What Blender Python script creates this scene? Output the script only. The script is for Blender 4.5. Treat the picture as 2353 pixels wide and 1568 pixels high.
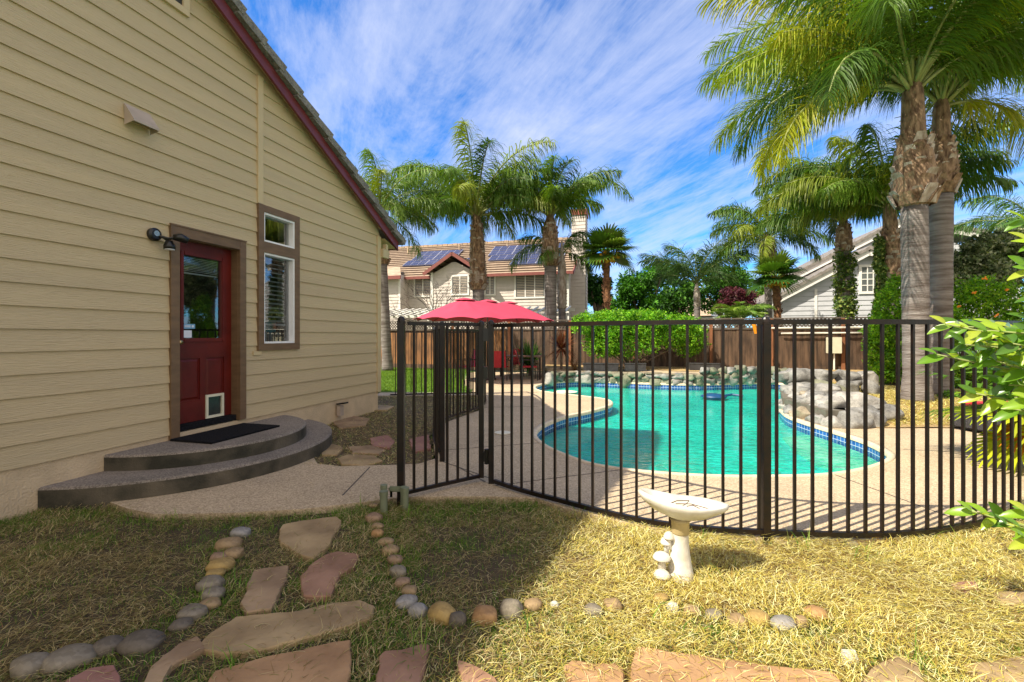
import bpy, bmesh, math, random
import numpy as np
from mathutils import Vector, Matrix, noise
from mathutils.geometry import tessellate_polygon
R = math.radians
random.seed(7); rng = np.random.default_rng(11)
S = bpy.context.scene
for o in list(bpy.data.objects): bpy.data.objects.remove(o)
COL = S.collection
# ------------------------------------------------------------------ camera
F, CX, HY, HC = 1060.0, 1176.5, 772.0, 1.38      # focal length and horizon measured in a 2353 px wide frame
cam = bpy.data.cameras.new('camera'); camo = bpy.data.objects.new('camera', cam); COL.objects.link(camo)
camo.location = (0, 0, HC); camo.rotation_euler = (R(90), 0, 0)
cam.sensor_width = 36; cam.lens = 36*F/2353; cam.shift_y = -(784-HY)/2353
cam.clip_start = .05; cam.clip_end = 2000
S.camera = camo
S.render.resolution_x = 1024; S.render.resolution_y = 682
S.view_settings.view_transform = 'Standard'; S.view_settings.look = 'None'
S.view_settings.exposure = 0.95; S.view_settings.gamma = 1
# ------------------------------------------------------------------ light
SUNV = Vector((-.79, -.42, 1.0)).normalized()
EL = math.asin(SUNV.z); AZ = math.atan2(SUNV.x, SUNV.y)
w = bpy.data.worlds.new('World'); S.world = w; w.use_nodes = True
def build_world():
    nt = w.node_tree; N = nt.nodes; L = nt.links; N.clear()
    out = N.new('ShaderNodeOutputWorld'); bg = N.new('ShaderNodeBackground')
    sky = N.new('ShaderNodeTexSky'); sky.sky_type = 'NISHITA'; sky.sun_disc = False
    sky.sun_elevation = EL; sky.sun_rotation = AZ % (2*math.pi)
    sky.air_density = 1.0; sky.dust_density = .1; sky.ozone_density = 2.5
    tc = N.new('ShaderNodeTexCoord'); sep = N.new('ShaderNodeSeparateXYZ'); L.new(tc.outputs['Generated'], sep.inputs[0])
    ad = N.new('ShaderNodeMath'); ad.operation = 'ADD'; L.new(sep.outputs['Z'], ad.inputs[0]); ad.inputs[1].default_value = .12
    mx = N.new('ShaderNodeMath'); mx.operation = 'MAXIMUM'; L.new(ad.outputs[0], mx.inputs[0]); mx.inputs[1].default_value = .05
    dx = N.new('ShaderNodeMath'); dx.operation = 'DIVIDE'; L.new(sep.outputs['X'], dx.inputs[0]); L.new(mx.outputs[0], dx.inputs[1])
    dy = N.new('ShaderNodeMath'); dy.operation = 'DIVIDE'; L.new(sep.outputs['Y'], dy.inputs[0]); L.new(mx.outputs[0], dy.inputs[1])
    cb = N.new('ShaderNodeCombineXYZ'); L.new(dx.outputs[0], cb.inputs[0]); L.new(dy.outputs[0], cb.inputs[1])
    def streak(rot, sc, scale, detail, dist, rough=.6):
        mp = N.new('ShaderNodeMapping'); mp.vector_type = 'TEXTURE'; L.new(cb.outputs[0], mp.inputs[0])
        mp.inputs['Rotation'].default_value = (0, 0, R(rot)); mp.inputs['Scale'].default_value = sc
        n = N.new('ShaderNodeTexNoise'); n.inputs['Scale'].default_value = scale; n.inputs['Detail'].default_value = detail
        n.inputs['Roughness'].default_value = rough+.04; n.inputs['Distortion'].default_value = dist
        L.new(mp.outputs[0], n.inputs['Vector']); return n.outputs[0]
    a = streak(20, (1, 4.0, 1), 1.7, 10, .45, .66)
    b = streak(5, (1, 1.5, 1), .8, 6, .7)
    c = streak(26, (1, 9, 1), 5, 7, .35, .7)
    m1 = N.new('ShaderNodeMath'); m1.operation = 'MULTIPLY_ADD'; L.new(a, m1.inputs[0]); m1.inputs[1].default_value = .65
    m2 = N.new('ShaderNodeMath'); m2.operation = 'MULTIPLY'; L.new(b, m2.inputs[0]); m2.inputs[1].default_value = .45
    L.new(m2.outputs[0], m1.inputs[2])
    m3 = N.new('ShaderNodeMath'); m3.operation = 'MULTIPLY_ADD'; L.new(c, m3.inputs[0]); m3.inputs[1].default_value = .24; L.new(m1.outputs[0], m3.inputs[2])
    rp = N.new('ShaderNodeValToRGB'); L.new(m3.outputs[0], rp.inputs[0])
    rp.color_ramp.elements[0].position = .575; rp.color_ramp.elements[0].color = (0, 0, 0, 1)
    rp.color_ramp.elements[1].position = .85; rp.color_ramp.elements[1].color = (.95, .95, .95, 1)
    e = rp.color_ramp.elements.new(.66); e.color = (.38, .38, .38, 1)
    tint = N.new('ShaderNodeMixRGB'); tint.blend_type = 'MULTIPLY'; tint.inputs[0].default_value = 1
    L.new(sky.outputs[0], tint.inputs[1]); tint.inputs[2].default_value = (.28, .70, 1.16, 1)
    mix = N.new('ShaderNodeMixRGB'); L.new(rp.outputs[0], mix.inputs[0]); L.new(tint.outputs[0], mix.inputs[1])
    mix.inputs[2].default_value = (3.7, 4.0, 5.1, 1)
    # bright warm fill added to the unseen sky behind the camera to lift the shade
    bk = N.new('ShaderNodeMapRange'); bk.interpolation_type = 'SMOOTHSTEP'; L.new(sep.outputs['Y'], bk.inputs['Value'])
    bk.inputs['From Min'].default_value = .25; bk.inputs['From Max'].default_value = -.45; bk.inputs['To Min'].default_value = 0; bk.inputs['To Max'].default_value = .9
    back_fill = N.new('ShaderNodeMixRGB'); L.new(bk.outputs[0], back_fill.inputs[0]); L.new(mix.outputs[0], back_fill.inputs[1]); back_fill.inputs[2].default_value = (6.1, 5.4, 4.7, 1)
    L.new(back_fill.outputs[0], bg.inputs[0]); bg.inputs[1].default_value = .115
    L.new(bg.outputs[0], out.inputs[0])
build_world()
sd = bpy.data.lights.new('sun', 'SUN'); sd.energy = 4.3; sd.angle = R(.5); sd.color = (1, .91, .74)
so = bpy.data.objects.new('sun', sd); COL.objects.link(so); so.location = (-30, -16, 38)
so.rotation_euler = SUNV.to_track_quat('Z', 'Y').to_euler()

# ------------------------------------------------------------------ measuring helpers
def G(px, py, z=0.0):
    Y = F*(HC-z)/(py-HY); return Vector(((px-CX)/F*Y, Y, z))
def AT(px, py, Y): return Vector(((px-CX)/F*Y, Y, HC+(HY-py)/F*Y))
TH = R(15.15)
D_ = Vector((math.sin(TH), math.cos(TH), 0)); E_ = Vector((math.cos(TH), -math.sin(TH), 0))
# ------------------------------------------------------------------ materials
def srgb(r, g, b): return tuple(((c/255)/12.92 if c/255 <= .04045 else ((c/255+.055)/1.055)**2.4) for c in (r, g, b))
MATS = {}
def mat(name, col, rough=.6, var=.15, scale=8, bump=.0, bscale=40, metal=0, spec=.5, stretch=(1, 1, 1), col2=None, coord='Object', detail=5, bdist=.01, speck=None):
    if name in MATS: return MATS[name]
    m = bpy.data.materials.new(name); m.use_nodes = True; nt = m.node_tree; N = nt.nodes; L = nt.links
    p = N['Principled BSDF']; p.inputs['Roughness'].default_value = rough; p.inputs['Metallic'].default_value = metal
    p.inputs['Specular IOR Level'].default_value = spec
    tc = N.new('ShaderNodeTexCoord'); mp = N.new('ShaderNodeMapping'); L.new(tc.outputs[coord], mp.inputs[0])
    mp.inputs['Scale'].default_value = stretch
    n = N.new('ShaderNodeTexNoise'); n.inputs['Scale'].default_value = scale; n.inputs['Detail'].default_value = detail; L.new(mp.outputs[0], n.inputs['Vector'])
    r = N.new('ShaderNodeValToRGB'); L.new(n.outputs[0], r.inputs[0])
    c2 = col2 or tuple(c*(1-var) for c in col); c1 = col if col2 else tuple(min(1, c*(1+var)) for c in col)
    r.color_ramp.elements[0].position = .35; r.color_ramp.elements[1].position = .65
    r.color_ramp.elements[0].color = (*c2, 1); r.color_ramp.elements[1].color = (*c1, 1)
    last = r.outputs[0]
    if speck:
        ssc, sc, amt = speck
        v = N.new('ShaderNodeTexVoronoi'); v.inputs['Scale'].default_value = ssc; L.new(mp.outputs[0], v.inputs['Vector'])
        h = N.new('ShaderNodeSeparateColor'); L.new(v.outputs['Color'], h.inputs[0])
        rr = N.new('ShaderNodeValToRGB'); L.new(h.outputs[0], rr.inputs[0])
        rr.color_ramp.elements[0].color = (*sc[0], 1); rr.color_ramp.elements[1].color = (*sc[1], 1)
        mm = N.new('ShaderNodeMixRGB'); mm.inputs[0].default_value = amt; L.new(last, mm.inputs[1]); L.new(rr.outputs[0], mm.inputs[2]); last = mm.outputs[0]
    L.new(last, p.inputs['Base Color'])
    if bump:
        n2 = N.new('ShaderNodeTexNoise'); n2.inputs['Scale'].default_value = bscale; n2.inputs['Detail'].default_value = 6; L.new(mp.outputs[0], n2.inputs['Vector'])
        b = N.new('ShaderNodeBump'); b.inputs['Strength'].default_value = bump; b.inputs['Distance'].default_value = bdist
        L.new(n2.outputs[0], b.inputs['Height']); L.new(b.outputs[0], p.inputs['Normal'])
    MATS[name] = m; return m
def leafmat(name, trans=.35, rough=.45, tint=(1, 1, 1), spec=.4):
    m = bpy.data.materials.new(name); m.use_nodes = True; nt = m.node_tree; N = nt.nodes; L = nt.links
    p = N['Principled BSDF']; p.inputs['Roughness'].default_value = rough; p.inputs['Specular IOR Level'].default_value = spec
    a = N.new('ShaderNodeAttribute'); a.attribute_name = 'Col'; L.new(a.outputs['Color'], p.inputs['Base Color'])
    if trans:
        t = N.new('ShaderNodeBsdfTranslucent'); mx = N.new('ShaderNodeMixShader'); mx.inputs[0].default_value = trans
        g = N.new('ShaderNodeMixRGB'); g.blend_type = 'MULTIPLY'; g.inputs[0].default_value = 1
        L.new(a.outputs['Color'], g.inputs[1]); g.inputs[2].default_value = (1.5, 1.6, .6, 1); L.new(g.outputs[0], t.inputs[0])
        L.new(p.outputs[0], mx.inputs[1]); L.new(t.outputs[0], mx.inputs[2]); L.new(mx.outputs[0], N['Material Output'].inputs[0])
    MATS[name] = m; return m
def glassmat(name, tint=(.9, .95, .95), ior=1.5, bump=0, bscale=6, add=0.0):
    m = bpy.data.materials.new(name); m.use_nodes = True; nt = m.node_tree; N = nt.nodes; L = nt.links; N.remove(N['Principled BSDF'])
    t = N.new('ShaderNodeBsdfTransparent'); t.inputs[0].default_value = (*tint, 1); g = N.new('ShaderNodeBsdfGlossy'); g.inputs['Roughness'].default_value = .02
    fr = N.new('ShaderNodeFresnel'); fr.inputs[0].default_value = ior; mx = N.new('ShaderNodeMixShader')
    ma = N.new('ShaderNodeMath'); ma.operation = 'ADD'; ma.use_clamp = True; L.new(fr.outputs[0], ma.inputs[0]); ma.inputs[1].default_value = add
    L.new(ma.outputs[0], mx.inputs[0]); L.new(t.outputs[0], mx.inputs[1]); L.new(g.outputs[0], mx.inputs[2]); L.new(mx.outputs[0], N['Material Output'].inputs[0])
    MATS[name] = m; return m, nt, g, fr
mat('siding', (.55, .43, .245), .55, .10, 1.1, .65, 26, stretch=(.35, 4, 6), bdist=.014, col2=(.49, .385, .225), detail=9)
mat('siding_end', (.53, .415, .235), .55, .05, 4)
mat('stucco', (.56, .43, .27), .8, .08, 6, .8, 60, bdist=.015)
mat('brown_trim', (.15, .088, .042), .55, .15, 6, .2, 50, stretch=(1, 1, 4))
mat('red_paint', (.135, .022, .022), .4, .12, 5, .1, 60)
mat('door_red', (.105, .009, .005), .42, .22, 4, .15, 30, spec=.3)
mat('roof_tile', (.17, .16, .14), .9, .35, 9, .9, 60, bdist=.02, speck=(50, ((.07, .07, .06), (.33, .31, .26)), .4))
mat('cream', (.68, .64, .48), .5, .06)
mat('white_vinyl', (.8, .8, .8), .4, .03)
mat('black_rubber', (.010, .010, .012), .9, .5, 60, .9, 90, spec=.15)
mat('black_metal', (.006, .0055, .006), .34, .3, 14, .15, 60, spec=.35, col2=(.016, .009, .006))
mat('black_plastic', (.006, .006, .006), .3, .2)
mat('chrome', (.5, .48, .42), .25, .1, metal=1)
mat('vent_metal', (.42, .34, .27), .5, .08)
mat('interior', (.03, .03, .03), .9)
mat('blind', (.50, .53, .56), .6, .05)
mat('aggregate', (.50, .375, .225), .85, .18, 1.3, .7, 110, speck=(95, ((.17, .12, .08), (.70, .57, .40)), .55), bdist=.006)
mat('concrete_step', (.19, .155, .125), .85, .35, 2, .7, 120, speck=(110, ((.05, .042, .035), (.40, .35, .29)), .5), bdist=.006)
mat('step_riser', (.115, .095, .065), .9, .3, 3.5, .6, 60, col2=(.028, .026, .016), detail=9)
mat('joint', (.09, .075, .06), .9)
mat('coping', (.60, .50, .36), .8, .12, 12, .3, 60)
mat('soil', (.14, .095, .05), .95, .45, 7, .9, 40, bdist=.02, col2=(.065, .042, .022))
mat('dry_soil', (.42, .29, .13), .95, .3, 6, .9, 60, bdist=.02)
mat('far_ground', (.13, .16, .06), .95, .3, .5)
mat('wood_fence', (.135, .080, .048), .8, .3, 2.2, .6, 20, stretch=(3.7, 1, .6), col2=(.038, .022, .013), detail=8)
mat('wood_orange', (.34, .15, .05), .75, .3, 3.2, .5, 20, stretch=(3.7, 1, .5), col2=(.08, .04, .02), detail=8)
mat('wood_post', (.22, .085, .035), .75, .3, 3, .5, 20, stretch=(8, 8, .8))
mat('lattice', (.10, .08, .065), .8, .3, 9)
mat('pergola_white', (.72, .69, .62), .6, .06)
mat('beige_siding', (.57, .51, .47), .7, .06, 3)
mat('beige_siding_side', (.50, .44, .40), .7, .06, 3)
mat('white_trim', (.76, .73, .69), .6, .05)
mat('red_fascia', (.20, .055, .045), .6, .1)
mat('tan_tile', (.38, .285, .20), .85, .25, 2.2, .3, 9, stretch=(1, 3, 3))
mat('tile_gap', (.10, .065, .045), .9, .25, 3)
mat('solar', (.04, .04, .085), .22, .2, 1.5, spec=.8)
mat('solar_line', (.42, .42, .50), .4)
mat('grey_siding', (.46, .47, .50), .7, .05, 3)
mat('grey_roof', (.20, .18, .16), .9, .3, 5)
mat('umbrella_cloth', (.50, .045, .095), .8, .06, 2, .2, 8)
mat('sling_red', (.42, .018, .03), .7, .1)
mat('wicker', (.03, .028, .03), .6, .5, 60, .8, 90)
mat('dark_frame', (.03, .018, .014), .5)
mat('table_top', (.20, .12, .08), .35, .2)
mat('palm_trunk', (.25, .222, .208), .9, .28, 2.0, .9, 8, stretch=(1, 1, 9), bdist=.03, col2=(.12, .095, .082))
mat('palm_boot', (.34, .225, .135), .85, .5, 7, .9, 14, stretch=(2, 2, .7), bdist=.03, col2=(.10, .055, .03))
mat('palm_boot_pale', (.50, .44, .38), .8, .3, 6, .7, 14, stretch=(2, 2, .7), bdist=.02, col2=(.26, .20, .15))
mat('fiber_trunk', (.20, .095, .045), .95, .5, 9, 1.0, 20, bdist=.04)
mat('petiole', (.26, .30, .10), .5, .2)
mat('bark', (.14, .10, .07), .9, .3, 6, .8, 20)
mat('bare_twig', (.085, .06, .055), .9, .2)
mat('ceramic', (.80, .785, .74), .45, .07, 5, .25, 22, col2=(.55, .50, .40))
mat('ceramic_ochre', (.50, .40, .20), .6, .15, 6, .2, 20)
mat('twig', (.10, .06, .035), .9)
mat('pvc_green', (.16, .18, .11), .5, .15, 5)
mat('pvc_white', (.70, .68, .62), .5, .1)
mat('box_cream', (.62, .60, .45), .5, .05)
mat('orange_plastic', (.75, .27, .01), .4)
mat('planter_black', (.035, .036, .04), .6, .3)
mat('blue_plastic', (.01, .06, .16), .4)
mat('skimmer_lid', (.72, .68, .54), .6, .05)
mat('brass', (.40, .30, .14), .3, .2, metal=1)
mat('brick_red', (.24, .05, .04), .7)
mat('sticker_blue', (.15, .35, .55), .4, .02)
mat('sticker_white', (.70, .72, .78), .4, .04)
mat('mortar', (.13, .115, .09), .95, .2, 8)
glassmat('window_glass', (.75, .82, .82), 1.6, add=.14)
def far_glass():
    m = mat('far_glass', (.10, .11, .11), .15, .3, .8, spec=.8); return m
far_glass()
def stone_mat(name, c, c2):
    return mat(name, c, .75, .2, 4.5, .5, 20, col2=c2, bdist=.02, detail=7, speck=(60, (tuple(x*.7 for x in c2), tuple(min(1, x*1.15) for x in c)), .25))
stone_mat('rock_grey', (.31, .30, .28), (.10, .096, .088))
stone_mat('rock_pale', (.42, .40, .365), (.16, .15, .135))
stone_mat('rock_tan', (.38, .32, .23), (.18, .145, .10))
stone_mat('rock_green', (.25, .25, .175), (.11, .11, .075))
stone_mat('cob_grey', (.25, .215, .16), (.13, .105, .07))
stone_mat('cob_dark', (.15, .125, .095), (.075, .06, .042))
stone_mat('cob_blue', (.33, .31, .28), (.17, .16, .145))
stone_mat('cob_tan', (.36, .25, .13), (.20, .13, .06))
stone_mat('cob_yellow', (.44, .30, .10), (.24, .155, .05))
stone_mat('cob_orange', (.44, .26, .11), (.26, .135, .05))
stone_mat('cob_red', (.32, .215, .13), (.17, .10, .06))
stone_mat('cob_white', (.62, .60, .56), (.38, .36, .33))
for nm, c, c2 in (('flag_tan', (.42, .30, .155), (.22, .145, .07)), ('flag_red', (.36, .20, .125), (.20, .105, .062)),
                  ('flag_orange', (.46, .275, .135), (.27, .15, .07)), ('flag_brown', (.38, .26, .15), (.20, .125, .07)), ('flag_pink', (.36, .185, .145), (.25, .115, .09))):
    mat(nm, c, .8, .2, 3.2, .55, 26, col2=c2, bdist=.008, detail=8)
def tile_mat():
    m = bpy.data.materials.new('pool_tile'); m.use_nodes = True; nt = m.node_tree; N = nt.nodes; L = nt.links; p = N['Principled BSDF']; p.inputs['Roughness'].default_value = .2
    uv = N.new('ShaderNodeUVMap'); b = N.new('ShaderNodeTexBrick'); L.new(uv.outputs[0], b.inputs['Vector']); b.offset = 0
    b.inputs['Color1'].default_value = (.01, .06, .30, 1); b.inputs['Color2'].default_value = (.03, .13, .46, 1); b.inputs['Mortar'].default_value = (.45, .52, .62, 1)
    b.inputs['Scale'].default_value = 1; b.inputs['Brick Width'].default_value = .077; b.inputs['Row Height'].default_value = .077; b.inputs['Mortar Size'].default_value = .0045
    L.new(b.outputs[0], p.inputs['Base Color']); MATS['pool_tile'] = m
tile_mat()
def plaster():
    m = mat('plaster', (.012, .78, .66), .8, .22, .8, col2=(.004, .56, .46)); return m
plaster()
mat('bench_plaster', (.22, .74, .52), .8, .3, 2.5, col2=(.06, .58, .38))
def water_mat():
    m, nt, g, fr = glassmat('water', (.50, .93, .83), 1.33, add=0)
    N = nt.nodes; L = nt.links
    tc = N.new('ShaderNodeTexCoord'); mp = N.new('ShaderNodeMapping'); L.new(tc.outputs['Object'], mp.inputs[0]); mp.inputs['Scale'].default_value = (1, 2.3, 1)
    n = N.new('ShaderNodeTexNoise'); n.inputs['Scale'].default_value = 4.5; n.inputs['Detail'].default_value = 7; n.inputs['Distortion'].default_value = .8; L.new(mp.outputs[0], n.inputs['Vector'])
    b = N.new('ShaderNodeBump'); b.inputs['Strength'].default_value = .6; b.inputs['Distance'].default_value = .05; L.new(n.outputs[0], b.inputs['Height'])
    L.new(b.outputs[0], g.inputs['Normal']); L.new(b.outputs[0], fr.inputs['Normal'])
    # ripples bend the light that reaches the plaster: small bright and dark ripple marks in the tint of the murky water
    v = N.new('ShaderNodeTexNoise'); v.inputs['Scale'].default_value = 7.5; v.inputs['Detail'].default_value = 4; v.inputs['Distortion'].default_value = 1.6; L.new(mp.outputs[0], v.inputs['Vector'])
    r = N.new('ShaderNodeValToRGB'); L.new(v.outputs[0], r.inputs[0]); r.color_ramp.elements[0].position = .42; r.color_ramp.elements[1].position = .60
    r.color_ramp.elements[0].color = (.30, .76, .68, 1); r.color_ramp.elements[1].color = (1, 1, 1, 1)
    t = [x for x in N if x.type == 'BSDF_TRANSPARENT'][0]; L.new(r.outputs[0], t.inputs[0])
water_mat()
leafmat('leaf', .28, .5, spec=.25); leafmat('palm_leaf', .26, .48, spec=.3); leafmat('leaf_glossy', .35, .28, spec=.6); leafmat('grass_blade', .25, .6, spec=.2); leafmat('straw', .12, .7, spec=.2)

# ------------------------------------------------------------------ object helpers
BASE = {}
def empty(name, loc=(0, 0, 0), rz=0, label=None, cat=None, group=None):
    o = bpy.data.objects.new(name, None); COL.objects.link(o); o.location = loc; o.rotation_euler = (0, 0, rz); o.empty_display_size = .2
    BASE[o.name] = (Matrix.Translation(Vector(loc)) @ Matrix.Rotation(rz, 4, 'Z'))
    tag(o, label, cat, group); return o
def tag(o, label=None, cat=None, group=None, kind=None):
    if label: o['label'] = label
    if cat: o['category'] = cat
    if group: o['group'] = group
    if kind: o['kind'] = kind
    return o
def mesh_obj(name, V, Fc, m, parent=None, smooth=False, cols=None, local=False, origin=None, uvs=None):
    """V in world coordinates (or in the parent's own frame when local)"""
    V = np.asarray(V, dtype=np.float64).reshape(-1, 3)
    root = parent
    if parent is not None and not local:
        B = np.array(root_matrix(parent).inverted()); V = V @ B[:3, :3].T + B[:3, 3]
    if origin is not None: V = V-np.array(origin)
    me = bpy.data.meshes.new(name)
    if isinstance(Fc, np.ndarray):
        n, k = Fc.shape
        me.vertices.add(len(V)); me.vertices.foreach_set('co', V.astype(np.float32).ravel())
        me.loops.add(n*k); me.loops.foreach_set('vertex_index', Fc.astype(np.int32).ravel())
        me.polygons.add(n); me.polygons.foreach_set('loop_start', np.arange(0, n*k, k, dtype=np.int32)); me.polygons.foreach_set('loop_total', np.full(n, k, dtype=np.int32))
        me.update(calc_edges=True)
    else:
        me.from_pydata([tuple(v) for v in V], [], [tuple(f) for f in Fc])
    if uvs is not None:
        ul = me.uv_layers.new(name='UVMap')
        for l in me.loops: ul.data[l.index].uv = uvs[l.vertex_index]
    if cols is not None:
        at = me.color_attributes.new('Col', 'FLOAT_COLOR', 'POINT'); c = np.ones((len(V), 4), np.float32); c[:, :3] = cols; at.data.foreach_set('color', c.ravel())
    if smooth: me.polygons.foreach_set('use_smooth', np.ones(len(me.polygons), bool))
    if m: me.materials.append(MATS[m] if isinstance(m, str) else m)
    o = bpy.data.objects.new(name, me); COL.objects.link(o)
    if origin is not None: o.location = origin
    if parent is not None: o.parent = parent
    return o
def root_matrix(o):
    M = Matrix.Identity(4); ch = []
    while o is not None: ch.append(o); o = o.parent
    for c in reversed(ch): M = M @ Matrix.Translation(c.location) @ Matrix.Rotation(c.rotation_euler.z, 4, 'Z')
    return M
class MB:
    def __init__(s): s.v = []; s.f = []
    def add(s, vs, fs):
        b = len(s.v); s.v += [tuple(v) for v in vs]; s.f += [tuple(i+b for i in f) for f in fs]; return s
    def box(s, a, b):
        x0, y0, z0 = a; x1, y1, z1 = b
        return s.add([(x0, y0, z0), (x1, y0, z0), (x1, y1, z0), (x0, y1, z0), (x0, y0, z1), (x1, y0, z1), (x1, y1, z1), (x0, y1, z1)],
                     [(0, 3, 2, 1), (4, 5, 6, 7), (0, 1, 5, 4), (1, 2, 6, 5), (2, 3, 7, 6), (3, 0, 4, 7)])
    def obox(s, c, ax, ay, az):
        c = Vector(c); ax = Vector(ax); ay = Vector(ay); az = Vector(az)
        vs = [c+i*ax+j*ay+k*az for k in (-1, 1) for (i, j) in ((-1, -1), (1, -1), (1, 1), (-1, 1))]
        return s.add(vs, [(0, 3, 2, 1), (4, 5, 6, 7), (0, 1, 5, 4), (1, 2, 6, 5), (2, 3, 7, 6), (3, 0, 4, 7)])
    def bar(s, p, q, w, h=None, up=(0, 0, 1)):
        p = Vector(p); q = Vector(q); h = h or w; d = q-p; L = d.length; d = d/L; up = Vector(up)
        if abs(d.dot(up)) > .99: up = Vector((0, 1, 0))
        sx = d.cross(up).normalized(); uy = sx.cross(d)
        return s.obox((p+q)/2, d*L/2, sx*w/2, uy*h/2)
    def tube(s, pts, rs, n=8, caps=True):
        pts = [Vector(p) for p in pts]
        if not isinstance(rs, (list, tuple)): rs = [rs]*len(pts)
        b = len(s.v); prev = None
        for i, p in enumerate(pts):
            d = (pts[min(i+1, len(pts)-1)]-pts[max(i-1, 0)]).normalized()
            if prev is None:
                a = Vector((0, 0, 1)) if abs(d.z) < .9 else Vector((1, 0, 0)); sx = d.cross(a).normalized()
            else: sx = (prev-d*prev.dot(d)).normalized()
            prev = sx; sy = d.cross(sx)
            for k in range(n):
                t = 2*math.pi*k/n; s.v.append(tuple(p+(sx*math.cos(t)+sy*math.sin(t))*rs[i]))
        for i in range(len(pts)-1):
            for k in range(n):
                a0 = b+i*n+k; a1 = b+i*n+(k+1) % n; s.f.append((a0, a1, a1+n, a0+n))
        if caps: s.f.append(tuple(b+k for k in reversed(range(n)))); s.f.append(tuple(b+(len(pts)-1)*n+k for k in range(n)))
        return s
    def lathe(s, prof, c=(0, 0, 0), n=16):
        b = len(s.v); c = Vector(c)
        for r, z in prof:
            for k in range(n): t = 2*math.pi*k/n; s.v.append((c.x+r*math.cos(t), c.y+r*math.sin(t), c.z+z))
        for i in range(len(prof)-1):
            for k in range(n): a0 = b+i*n+k; a1 = b+i*n+(k+1) % n; s.f.append((a0, a1, a1+n, a0+n))
        s.f.append(tuple(b+(len(prof)-1)*n+k for k in range(n))); s.f.append(tuple(b+k for k in reversed(range(n))))
        return s
    def build(s, name, m, parent=None, smooth=False, local=False, bevel=0, **k):
        o = mesh_obj(name, s.v, s.f, m, parent, smooth, local=local, **k)
        if bevel:
            bm = bmesh.new(); bm.from_mesh(o.data); bmesh.ops.bevel(bm, geom=list(bm.edges), offset=bevel, segments=2, affect='EDGES'); bm.to_mesh(o.data); bm.free()
        return o
def smooth_loop(pts, sub=6, closed=True):
    P = [Vector(p) for p in pts]; n = len(P); out = []
    for i in range(n if closed else n-1):
        p0 = P[(i-1) % n] if closed or i > 0 else P[0]; p1 = P[i]; p2 = P[(i+1) % n]; p3 = P[(i+2) % n] if closed or i+2 < n else P[-1]
        for k in range(sub):
            t = k/sub; out.append(.5*((2*p1)+(-p0+p2)*t+(2*p0-5*p1+4*p2-p3)*t*t+(-p0+3*p1-3*p2+p3)*t**3))
    if not closed: out.append(P[-1])
    return out
def sheet(name, outer, holes, z, thick, m, parent=None, kind='structure'):
    loops = [[Vector((p[0], p[1], 0)) for p in L] for L in [outer]+holes]
    tri = tessellate_polygon(loops); flat = [p for L in loops for p in L]
    V = [(p.x, p.y, z) for p in flat]; Fc = []
    for t in tri:
        a, b, c = (flat[i] for i in t)
        Fc.append(t if (b-a).cross(c-a).z > 0 else (t[0], t[2], t[1]))
    if thick:
        n = len(V); V += [(p.x, p.y, z-thick) for p in flat]; s = 0
        for L in loops:
            k = len(L)
            for i in range(k): Fc.append((s+i, s+(i+1) % k, n+s+(i+1) % k, n+s+i))
            s += k
    o = mesh_obj(name, V, Fc, m, parent)
    if kind: o['kind'] = kind
    return o
def inside(poly, X, Y):
    X = np.asarray(X); Y = np.asarray(Y); r = np.zeros(X.shape, bool); n = len(poly)
    for i in range(n):
        x0, y0 = poly[i][0], poly[i][1]; x1, y1 = poly[(i+1) % n][0], poly[(i+1) % n][1]
        c = ((y0 > Y) != (y1 > Y)); 
        with np.errstate(divide='ignore', invalid='ignore'): xi = (x1-x0)*(Y-y0)/(y1-y0)+x0
        r ^= c & (X < xi)
    return r

# ================================================================== GROUND, DECK, POOL
pool_pts = [(.333, 6.42), (.412, 5.90), (.587, 5.46), (.837, 5.04), (1.11, 4.83), (1.516, 4.67), (2.0, 4.57), (2.51, 4.56), (3.055, 4.60), (3.513, 4.75), (3.95, 4.99), (4.26, 5.225),
            (4.456, 5.5), (4.62, 6.02), (4.67, 6.56), (4.68, 7.2), (4.74, 7.87), (4.92, 8.4), (5.2, 8.95), (5.85, 9.7), (6.7, 10.7), (7.5, 11.8), (7.9, 12.8), (7.8, 13.4), (7.2, 13.55),
            (5.3, 13.2), (4.1, 13.45), (2.94, 13.9), (2.06, 14.1), (1.2, 13.7), (.66, 12.6), (.74, 11.6), (1.40, 10.84), (1.95, 10.25), (2.1, 9.8), (1.95, 9.15), (1.41, 8.41), (.99, 7.99), (.65, 7.46), (.42, 6.93)]
pool_loop = smooth_loop([(x, y, 0) for x, y in pool_pts], 4)
PL = [(p.x, p.y) for p in pool_loop]
def offset_loop(L, d):
    n = len(L); out = []
    for i in range(n):
        a = Vector(L[(i-1) % n]); b = Vector(L[(i+1) % n]); t = (b-a).normalized(); out.append((L[i][0]+t.y*d, L[i][1]-t.x*d))
    return out
area = sum(PL[i][0]*PL[(i+1) % len(PL)][1]-PL[(i+1) % len(PL)][0]*PL[i][1] for i in range(len(PL)))
SGN = 1 if area > 0 else -1
hole = offset_loop(PL, .055*SGN)
sheet('ground', [(-260, -60), (260, -60), (260, 420), (-260, 420)], [offset_loop(PL, .02*SGN)], -.075, 0, 'far_ground')
fence_pts = [(-.165, 4.27), (.076, 4.03), (.447, 3.73), (.688, 3.54), (.969, 3.357), (1.278, 3.24), (1.71, 3.165), (2.38, 3.12), (2.85, 3.17), (3.15, 3.25), (3.56, 3.38), (4.1, 3.62), (4.7, 4.0)]
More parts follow.
